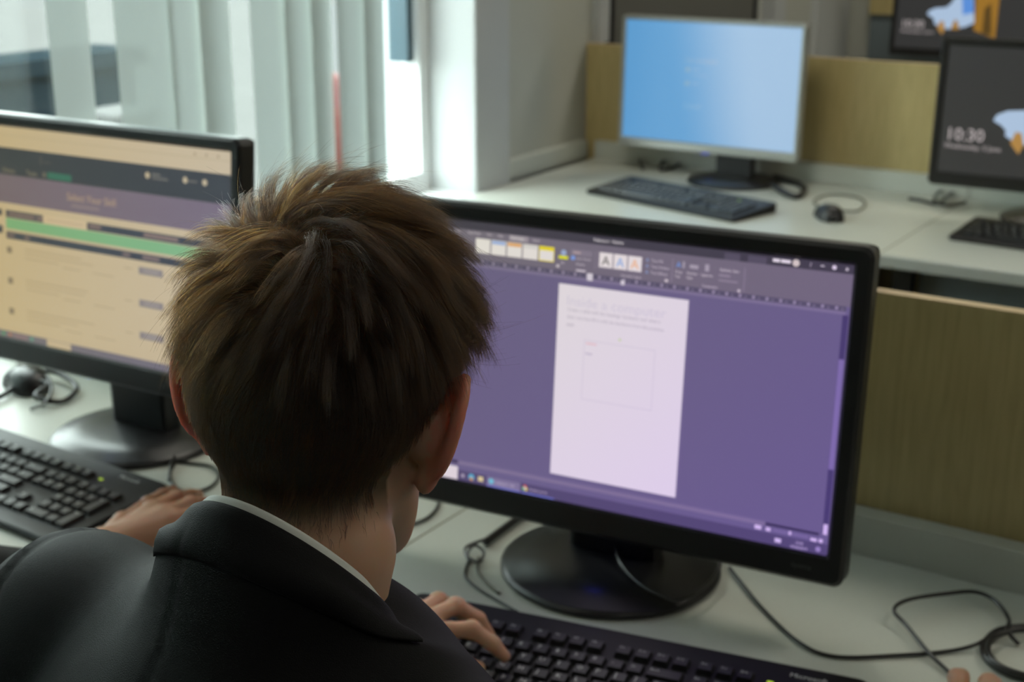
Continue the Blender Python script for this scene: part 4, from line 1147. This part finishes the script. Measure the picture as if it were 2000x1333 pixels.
def build_hair(name, F, parent, m, n_long=26000, n_short=30000, seed=3, radius=0.00006):
    rg = np.random.default_rng(seed)
    # guides
    gq = scalp_roots(1700, rg); L, up = hair_len(gq)
    keep = up > 0.12; gq, L, up = gq[keep], L[keep], up[keep]
    gL = L * rg.uniform(0.70, 1.25, len(L))
    G = grow(gq, gL, up, rg, jitter=0.36)
    # children
    q = scalp_roots(n_long * 2, rg); L, up = hair_len(q)
    keep = rg.random(len(q)) < np.clip(up * 1.4 - 0.05, 0, 1); q, L, up = q[keep], L[keep], up[keep]
    idx = np.zeros(len(q), int)
    for c0 in range(0, len(q), 4000):
        dd = ((q[c0:c0 + 4000, None, :] - gq[None]) ** 2).sum(-1) * rg.uniform(0.6, 1.4, (1, len(gq)))
        idx[c0:c0 + 4000] = dd.argmin(1)
    n = G.shape[1]; t = np.linspace(0, 1, n)[None, :, None]
    Gp = G[idx]
    off = (q - gq[idx])[:, None, :]
    fr_ = rg.normal(size=(len(q), 1, 3)) * 0.0016
    cl = 1 - (0.55 + 0.4 * rg.random((len(q), 1, 1))) * t ** 0.7
    sc_ = rg.uniform(0.72, 1.06, (len(q), 1, 1))
    C = q[:, None, :] + (Gp - gq[idx][:, None, :]) * sc_ + off * (cl - 1) + fr_ * t * (1 + 1.5 * (rg.random((len(q), 1, 1)) < 0.05))
    sd = hsk(C.reshape(-1, 3)).reshape(C.shape[:2])
    g = grad_skull(C.reshape(-1, 3)).reshape(C.shape)
    C += g * np.maximum(0.0006 * t[..., 0] - sd, 0)[..., None]
    # fade
    qs = scalp_roots(n_short * 2, rg); Ls, ups = hair_len(qs)
    keep = ups < 0.75; qs, Ls, ups = qs[keep][:n_short], Ls[keep][:n_short], ups[keep][:n_short]
    Ss = grow(qs, Ls * rg.uniform(0.7, 1.2, len(Ls)), ups * 0.35, rg, n=5, jitter=0.32, lift=0.6, clear=0.6)
    gi = rg.choice(len(qs), 2600, replace=False)
    ti = np.linspace(0, 1, 5)[None, :, None]
    for c0 in range(0, len(qs), 4000):
        dd = ((qs[c0:c0 + 4000, None, :] - qs[gi][None]) ** 2).sum(-1)
        k_ = gi[dd.argmin(1)]
        tgt = qs[c0:c0 + 4000, None, :] * 0.35 + qs[k_][:, None, :] * 0.65 + (Ss[k_] - qs[k_][:, None, :])
        Ss[c0:c0 + 4000] += (tgt - Ss[c0:c0 + 4000]) * (ti ** 0.8) * rg.uniform(0.3, 0.95, (len(k_), 1, 1))
    sd = hsk(Ss.reshape(-1, 3)).reshape(Ss.shape[:2])
    Ss += grad_skull(Ss.reshape(-1, 3)).reshape(Ss.shape) * np.maximum(0.0005 + 0.0012 * ti[..., 0] - sd, 0)[..., None]
    # stray hairs
    st = scalp_roots(500, rg); Lst, upst = hair_len(st); keep = upst > 0.5; st, Lst, upst = st[keep], Lst[keep], upst[keep]
    Sy = grow(st, Lst * 1.0, upst, rg, jitter=0.7, stiff=2.5, lift=2.2, clear=0.6)
    # a loose tuft lifting off above the right ear
    tq = scalp_roots(9000, rg); tq = tq[(tq[:, 0] > 0.05) & (tq[:, 2] > 0.045) & (tq[:, 2] < 0.085) & (tq[:, 1] > -0.03) & (tq[:, 1] < 0.03)][:70]
    tt = np.linspace(0, 1, 9)[None, :, None]; k_ = len(tq)
    Tf = tq[:, None, :] + rg.uniform(0.022, 0.042, (k_, 1, 1)) * (tt * (np.array([0.62, -0.05, -0.62]) + rg.normal(size=(k_, 1, 3)) * 0.16) + tt ** 2 * (np.array([0.30, 0.0, 0.62]) + rg.normal(size=(k_, 1, 3)) * 0.18))
    Sy = np.concatenate([Sy, Tf])
    out = []
    for A in (C, Ss, Sy):
        out.append(F.to_world(A.reshape(-1, 3)).reshape(A.shape))
    sizes = [len_ for A in out for len_ in [A.shape[1]] * A.shape[0]]
    hc = bpy.data.hair_curves.new(name)
    hc.add_curves(sizes)
    pos = np.concatenate([A.reshape(-1, 3) for A in out]).astype(np.float32)
    hc.attributes['position'].data.foreach_set('vector', pos.ravel())
    rad = np.concatenate([np.tile((radius * k * (1 - 0.6 * np.linspace(0, 1, A.shape[1]) ** 2)), A.shape[0]) for A, k in zip(out, (1.0, 1.1, 0.75))]).astype(np.float32)
    ra = hc.attributes.get('radius') or hc.attributes.new('radius', 'FLOAT', 'POINT')
    ra.data.foreach_set('value', rad)
    hc.materials.append(m)
    o = bpy.data.objects.new(name, hc); COL.objects.link(o); o.parent = parent
    o['kind'] = 'stuff'
    return o

def skin_material(name, base, red, scalp):
    m = bpy.data.materials.new(name); m.use_nodes = True
    nt = m.node_tree; b = nt.nodes['Principled BSDF']
    a = nt.nodes.new('ShaderNodeVertexColor'); a.layer_name = 'region'
    sp = nt.nodes.new('ShaderNodeSeparateColor'); nt.links.new(a.outputs['Color'], sp.inputs[0])
    tc = nt.nodes.new('ShaderNodeTexCoord')
    n = nt.nodes.new('ShaderNodeTexNoise'); n.inputs['Scale'].default_value = 60; n.inputs['Detail'].default_value = 4
    nt.links.new(tc.outputs['Object'], n.inputs['Vector'])
    def mix(fac, c1, c2):
        x = nt.nodes.new('ShaderNodeMix'); x.data_type = 'RGBA'
        if hasattr(fac, 'links') or hasattr(fac, 'is_linked'): nt.links.new(fac, x.inputs[0])
        for s, c in ((6, c1), (7, c2)):
            if isinstance(c, tuple): x.inputs[s].default_value = (*c, 1)
            else: nt.links.new(c, x.inputs[s])
        return x.outputs[2]
    c = mix(n.outputs['Fac'], tuple(v * 0.93 for v in base), tuple(v * 1.07 for v in base))
    c = mix(sp.outputs[1], c, red)
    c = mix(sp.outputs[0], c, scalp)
    nt.links.new(c, b.inputs['Base Color'])
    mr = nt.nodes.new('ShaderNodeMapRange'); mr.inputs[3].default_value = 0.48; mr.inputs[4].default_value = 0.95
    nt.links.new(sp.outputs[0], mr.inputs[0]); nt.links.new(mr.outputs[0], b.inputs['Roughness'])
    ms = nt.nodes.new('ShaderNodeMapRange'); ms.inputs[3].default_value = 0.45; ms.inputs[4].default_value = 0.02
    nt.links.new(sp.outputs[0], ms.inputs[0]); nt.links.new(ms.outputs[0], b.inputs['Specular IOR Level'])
    b.inputs['Subsurface Weight'].default_value = 0.75
    b.inputs['Subsurface Radius'].default_value = (1.0, 0.22, 0.10)
    b.inputs['Subsurface Scale'].default_value = 0.012
    n2 = nt.nodes.new('ShaderNodeTexNoise'); n2.inputs['Scale'].default_value = 900
    nt.links.new(tc.outputs['Object'], n2.inputs['Vector'])
    bp = nt.nodes.new('ShaderNodeBump'); bp.inputs['Strength'].default_value = 0.12; bp.inputs['Distance'].default_value = 0.0006
    nt.links.new(n2.outputs['Fac'], bp.inputs['Height']); nt.links.new(bp.outputs['Normal'], b.inputs['Normal'])
    return m

M_SUIT = mat('charcoal_suiting', (0.0034, 0.0036, 0.0040), 0.62, spec=0.12, noise=(900, (0.0055, 0.0058, 0.0064), 2), bump=(1400, 0.35), sheen=0.02)
M_SHIRT = mat('white_shirt_cotton', (0.62, 0.64, 0.60), 0.8, noise=(700, (0.66, 0.68, 0.64)), bump=(900, 0.1))
M_TROUSER = mat('dark_trousers', (0.014, 0.014, 0.016), 0.75, noise=(600, (0.02, 0.02, 0.022)))
M_SHOE = mat('black_leather', (0.01, 0.01, 0.01), 0.3, noise=(80, (0.015, 0.015, 0.015)))

def band(name, C, rows, ph0, ph1, m, parent, n=72, fsurf=None, thick=0.0):
    """collar strip round the neck; rows = (radius, height offset, lie) from inner edge to outer edge; phi 0 = nape, + = right"""
    cx, cy, zc, dz = C
    ph = np.linspace(RAD(ph0), RAD(ph1), n)
    vs = []
    for r, dzo, lie in rows:
        p = np.stack([cx + r * np.sin(ph), cy - 1.05 * r * np.cos(ph), zc + dz * np.cos(ph) + dzo - 0.035 * np.clip((np.abs(ph) - RAD(72)) / RAD(60), 0, 1.2) ** 1.3], 1)
        if lie and fsurf is not None:
            p = project(fsurf, p, lie)
        vs.append(p)
    R = len(rows)
    vs = np.concatenate(vs)
    fs = [(i * n + k, i * n + k + 1, (i + 1) * n + k + 1, (i + 1) * n + k) for i in range(R - 1) for k in range(n - 1)]
    o = mesh_obj(name, vs, fs, m, parent, True)
    if thick:
        md = o.modifiers.new('thickness', 'SOLIDIFY'); md.thickness = thick; md.offset = 0
        sb = o.modifiers.new('smooth', 'SUBSURF'); sb.levels = 1; sb.render_levels = 1
    return o

def build_person(P, label, hair_m, skin_m, h=0.0034, collar=None, nl=38000, ns=34000, seed=3):
    root_loc = (float(P['hips'][0]), float(P['hips'][1]), 0.0)
    fb = make_sdf(P)
    pts = [P['nape'], P['chest'], P['hips'], P['knL'], P['knR'], P['anL'], P['anR'], P['elL'], P['elR'], P['shL'], P['shR'], P['head'].to_world((0.1, 0.13, 0.14)), P['head'].to_world((-0.1, -0.12, -0.12))]
    for s in 'LR':
        for ch in P['hand' + s]['fingers'].values(): pts += list(map(np.asarray, ch))
    pts = np.array([np.asarray(q, float) for q in pts])
    lo, hi = pts.min(0) - 0.11, pts.max(0) + 0.11
    v, f = surface(fb, lo, hi, h)
    body = mesh_obj('person', v - np.array(root_loc), f, skin_m, None, True)
    body.location = root_loc
    # regions: R = scalp darkened to hair tone so gaps hide skin, G = flushed skin (ears, knuckles)
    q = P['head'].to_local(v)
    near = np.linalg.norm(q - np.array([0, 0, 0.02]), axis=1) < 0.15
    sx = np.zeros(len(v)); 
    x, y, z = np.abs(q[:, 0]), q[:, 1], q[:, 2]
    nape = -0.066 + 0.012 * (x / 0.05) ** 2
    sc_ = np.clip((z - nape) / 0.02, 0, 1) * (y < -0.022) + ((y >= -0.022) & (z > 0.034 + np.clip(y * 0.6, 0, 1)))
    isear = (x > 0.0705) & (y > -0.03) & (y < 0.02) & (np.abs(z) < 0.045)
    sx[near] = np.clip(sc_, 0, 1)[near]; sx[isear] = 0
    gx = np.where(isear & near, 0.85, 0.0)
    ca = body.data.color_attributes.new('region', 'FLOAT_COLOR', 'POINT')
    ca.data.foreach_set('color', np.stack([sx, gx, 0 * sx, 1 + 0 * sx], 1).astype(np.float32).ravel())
    inv = lambda o: setattr(o, 'location', tuple(-np.array(root_loc)))
    def child(o):
        o.parent = body; o.location = tuple(-np.array(root_loc)); return o
    # jacket
    fj = jacket_sdf(P)
    vj, fjq = surface(fj, lo - 0.06, hi + 0.06, 0.005)
    child(mesh_obj('jacket', vj, fjq, M_SUIT, None, True))
    if collar:
        for o in collar(fj): child(o)
    # trousers and shoes
    def ft(p):
        d = ell(p, P['hips'] + np.array([0, 0, 0.0]), (0.165, 0.13, 0.11))
        for s in 'LR':
            d = smin(d, cone(p, P['hips'] + (P['kn' + s] - P['hips']) * 0.15, P['kn' + s], 0.085, 0.062), 0.05)
            d = smin(d, cone(p, P['kn' + s], P['an' + s], 0.06, 0.05), 0.02)
        return d
    vt, ftq = surface(ft, np.minimum(P['hips'], np.minimum(P['anL'], P['anR'])) - 0.2, np.maximum(P['hips'], np.maximum(P['knL'], P['knR'])) + 0.2, 0.010)
    child(mesh_obj('trousers', vt, ftq, M_TROUSER, None, True))
    for s in 'LR':
        a = P['an' + s]
        fsh = lambda p: smax(smin(ell(p, a + np.array([0, 0.07, -0.045]), (0.045, 0.13, 0.038)), ell(p, a + np.array([0, 0.0, -0.02]), (0.045, 0.055, 0.055)), 0.03), -(p[..., 2] - 0.002), 0.004)
        vs_, fs_ = surface(fsh, a - np.array([0.1, 0.15, 0.12]), a + np.array([0.1, 0.25, 0.1]), 0.008)
        child(mesh_obj('shoe', vs_, fs_, M_SHOE, None, True))
    for s in (-1, 1):       # eyes
        b = MB(); prof = [(0.0116 * math.sin(t_), -0.0116 * math.cos(t_)) for t_ in np.linspace(0.05, math.pi - 0.05, 14)]
        b.lathe(prof, 20)
        e = b.build('eye', mat('eye_white', (0.6, 0.6, 0.58), 0.15, noise=(200, (0.55, 0.5, 0.48))), None, True)
        e.data.transform(Matrix.Translation(Vector(P['head'].to_world((0.030 * s, 0.0845, 0.005)))))
        child(e)
    HEAD_NECK[0] = (P['head'], neck_fun(P))
    hair = build_hair('hair', P['head'], None, hair_m, nl, ns, seed)
    child(hair)
    tag(body, label, 'person')
    return body

A3 = lambda *q: np.array(q, float)
boyF = Frame((-0.521, 0.6035, 1.197), RAD(20.5), RAD(12), RAD(5))
boy = dict(head=boyF, nape=A3(-0.493, 0.560, 1.130), neck_r=0.0455, chest=A3(-0.500, 0.515, 0.925), hips=A3(-0.50, 0.43, 0.555),
           shL=A3(-0.672, 0.530, 1.033), shR=A3(-0.322, 0.512, 1.034), elL=A3(-0.790, 0.705, 0.835), elR=A3(-0.235, 0.735, 0.860),
           knL=A3(-0.62, 0.86, 0.53), knR=A3(-0.38, 0.86, 0.53), anL=A3(-0.63, 0.86, 0.09), anR=A3(-0.37, 0.86, 0.09))
boy['handL'] = dict(wrist=A3(-0.800, 0.925, 0.802), r=0.0082, fingers=dict(
    index=[(-0.7294, 0.9864, 0.8060), (-0.6973, 1.0137, 0.8040), (-0.6787, 1.0219, 0.7900), (-0.6688, 1.0278, 0.7760)], middle=[(-0.7360, 0.9855, 0.8140), (-0.7285, 1.0307, 0.8130), (-0.7098, 1.0430, 0.7980), (-0.7000, 1.0484, 0.7800)], ring=[(-0.7502, 0.9897, 0.8140), (-0.7549, 1.0376, 0.8080), (-0.7461, 1.0581, 0.7920), (-0.7389, 1.0651, 0.7780)], pinky=[(-0.7657, 0.9984, 0.8060), (-0.7809, 1.0365, 0.7940), (-0.7856, 1.0578, 0.7830), (-0.7847, 1.0690, 0.7740)], thumb=[(-0.7448, 0.9747, 0.7900), (-0.7216, 0.9852, 0.7820), (-0.6982, 0.9952, 0.7760), (-0.6810, 1.0009, 0.7730)]))
boy['handR'] = dict(wrist=A3(-0.250, 1.058, 0.790), r=0.0082, fingers=dict(
    index=[(-0.262, 1.136, 0.800), (-0.270, 1.176, 0.806), (-0.273, 1.201, 0.794), (-0.275, 1.221, 0.780)],
    middle=[(-0.243, 1.140, 0.802), (-0.244, 1.183, 0.806), (-0.245, 1.208, 0.792), (-0.246, 1.226, 0.778)],
    ring=[(-0.226, 1.133, 0.796), (-0.219, 1.168, 0.796), (-0.218, 1.190, 0.778), (-0.219, 1.200, 0.760)],
    pinky=[(-0.212, 1.122, 0.788), (-0.203, 1.148, 0.782), (-0.202, 1.164, 0.768), (-0.203, 1.174, 0.756)],
    thumb=[(-0.278, 1.093, 0.782), (-0.294, 1.120, 0.776), (-0.299, 1.144, 0.768), (-0.298, 1.164, 0.762)]))
boy['ring'] = (-0.492, 0.556, 1.113, 0.080)
boy['folds'] = [((-0.62, 0.46, 1.00), (0.75, 0.2, -0.62), 75, 0.0045, 0.10), ((-0.60, 0.40, 0.88), (0.9, 0.0, 0.3), 42, 0.004, 0.13)]
boy['dents'] = [((-0.640, 0.470, 1.055), 0.04, 0.004)]
CR = (-0.494, 0.555, 1.119, 0.070)
def boy_collar(fj):
    shirt = band('shirt_collar', CR, [(0.0515, -0.024, 0), (0.0535, -0.008, 0), (0.0555, -0.002, 0), (0.0585, -0.006, 0), (0.0625, -0.024, 0)], -150, 150, M_SHIRT, None, thick=0.0016)
    coat = band('jacket_collar', (-0.492, 0.556, 1.113, 0.080), [(0.0585, -0.030, 0), (0.0605, -0.014, 0), (0.063, -0.007, 0), (0.0675, -0.010, 0), (0.0725, -0.017, 0), (0.0775, -0.026, 0.0035), (0.082, -0.034, 0.0015)], -96, 80, M_SUIT, None, fsurf=fj, thick=0.0028)
    return [shirt, coat]
M_HAIR = hair_material('light_brown_hair', 0.82, 0.0, (0.68, 0.89, 1.0))
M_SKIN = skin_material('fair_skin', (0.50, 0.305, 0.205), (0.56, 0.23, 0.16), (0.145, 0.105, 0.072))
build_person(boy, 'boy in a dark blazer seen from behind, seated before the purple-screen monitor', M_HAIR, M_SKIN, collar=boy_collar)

# ---- the neighbour, almost wholly outside the frame: only the right hand shows
nb = dict(head=Frame((-1.36, 0.60, 1.17), RAD(8), RAD(14), 0), nape=A3(-1.355, 0.545, 1.105), neck_r=0.046, chest=A3(-1.36, 0.49, 0.90), hips=A3(-1.38, 0.43, 0.555),
          shL=A3(-1.532, 0.50, 1.01), shR=A3(-1.185, 0.50, 1.00), elL=A3(-1.70, 0.70, 0.835), elR=A3(-1.055, 0.775, 0.828), cuff=0.72, ring=(-1.357, 0.538, 1.088, 0.068),
          knL=A3(-1.50, 0.86, 0.53), knR=A3(-1.26, 0.86, 0.53), anL=A3(-1.51, 0.86, 0.09), anR=A3(-1.25, 0.86, 0.09))
nb['handR'] = dict(wrist=np.array((-1.1716, 0.9637, 0.7850)), r=0.0085, fingers=dict(
    index=[(-1.1787, 1.0503, 0.8000), (-1.1832, 1.0949, 0.7980), (-1.1973, 1.1308, 0.7840), (-1.2146, 1.1611, 0.7700)], middle=[(-1.1547, 1.0485, 0.8020), (-1.1528, 1.0878, 0.8000), (-1.1638, 1.1231, 0.7840), (-1.1783, 1.1489, 0.7680)], ring=[(-1.1398, 1.0466, 0.7980), (-1.1393, 1.0844, 0.7920), (-1.1482, 1.1151, 0.7760), (-1.1580, 1.1344, 0.7620)], pinky=[(-1.1327, 1.0451, 0.7880), (-1.1292, 1.0741, 0.7820), (-1.1340, 1.0948, 0.7700), (-1.1373, 1.1077, 0.7600)], thumb=[(-1.2222, 1.0433, 0.7760), (-1.2422, 1.1028, 0.7720), (-1.2503, 1.1344, 0.7700), (-1.2547, 1.1560, 0.7680)]))
nb['handL'] = dict(wrist=A3(-1.72, 0.945, 0.785), r=0.0085, fingers=dict(
    index=[(-1.682, 1.022, 0.797), (-1.676, 1.062, 0.797), (-1.676, 1.084, 0.788), (-1.677, 1.098, 0.776)],
    middle=[(-1.703, 1.028, 0.799), (-1.700, 1.072, 0.798), (-1.700, 1.094, 0.787), (-1.701, 1.107, 0.775)],
    ring=[(-1.722, 1.024, 0.796), (-1.724, 1.064, 0.793), (-1.724, 1.084, 0.782), (-1.725, 1.096, 0.772)],
    pinky=[(-1.738, 1.013, 0.788), (-1.745, 1.042, 0.784), (-1.747, 1.058, 0.776), (-1.748, 1.069, 0.769)],
    thumb=[(-1.690, 0.985, 0.780), (-1.672, 1.012, 0.776), (-1.664, 1.034, 0.772), (-1.660, 1.052, 0.770)]))
NR = (-1.357, 0.538, 1.092, 0.060)
def nb_collar(fj):
    return [band('shirt_collar', NR, [(0.0515, -0.024, 0), (0.0555, -0.002, 0), (0.0585, -0.006, 0), (0.0625, -0.024, 0)], -150, 150, M_SHIRT, None, thick=0.0016),
            band('jacket_collar', (NR[0], NR[1], 1.088, 0.068), [(0.0585, -0.030, 0), (0.063, -0.007, 0), (0.0675, -0.011, 0), (0.0745, -0.022, 0), (0.0875, -0.042, 0.002)], -100, 100, M_SUIT, None, fsurf=fj, thick=0.0028)]
M_HAIR2 = hair_material('dark_brown_hair', 0.93, 0.1)
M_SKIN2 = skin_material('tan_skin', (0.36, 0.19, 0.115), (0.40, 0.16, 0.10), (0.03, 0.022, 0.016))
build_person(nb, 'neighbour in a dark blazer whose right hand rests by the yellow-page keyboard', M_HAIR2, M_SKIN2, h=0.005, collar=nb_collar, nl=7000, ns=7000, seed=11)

# ---- stools under the two pupils
def stool(x, y, label):
    r_ = empty('stool', (x, y, 0))
    b = MB(); b.lathe([(0.02, 0.41), (0.165, 0.412), (0.175, 0.42), (0.175, 0.435), (0.16, 0.444), (0.02, 0.446)], 40); b.build('seat', M_GREYP, r_, True)
    b = MB(); b.lathe([(0.025, 0.05), (0.025, 0.41)], 20); b.build('column', M_LEG, r_)
    for k in range(5):
        a = 2 * math.pi * k / 5 + 0.3
        b = MB(); b.tube([(0.02 * math.cos(a), 0.02 * math.sin(a), 0.07), (0.15 * math.cos(a), 0.15 * math.sin(a), 0.05), (0.24 * math.cos(a), 0.24 * math.sin(a), 0.014)], 0.013); b.build('leg', M_LEG, r_, True)
    tag(r_, label, 'stool', 'stools')
stool(-0.50, 0.40, 'round grey stool under the boy')
stool(-1.38, 0.40, 'round grey stool under the neighbour')
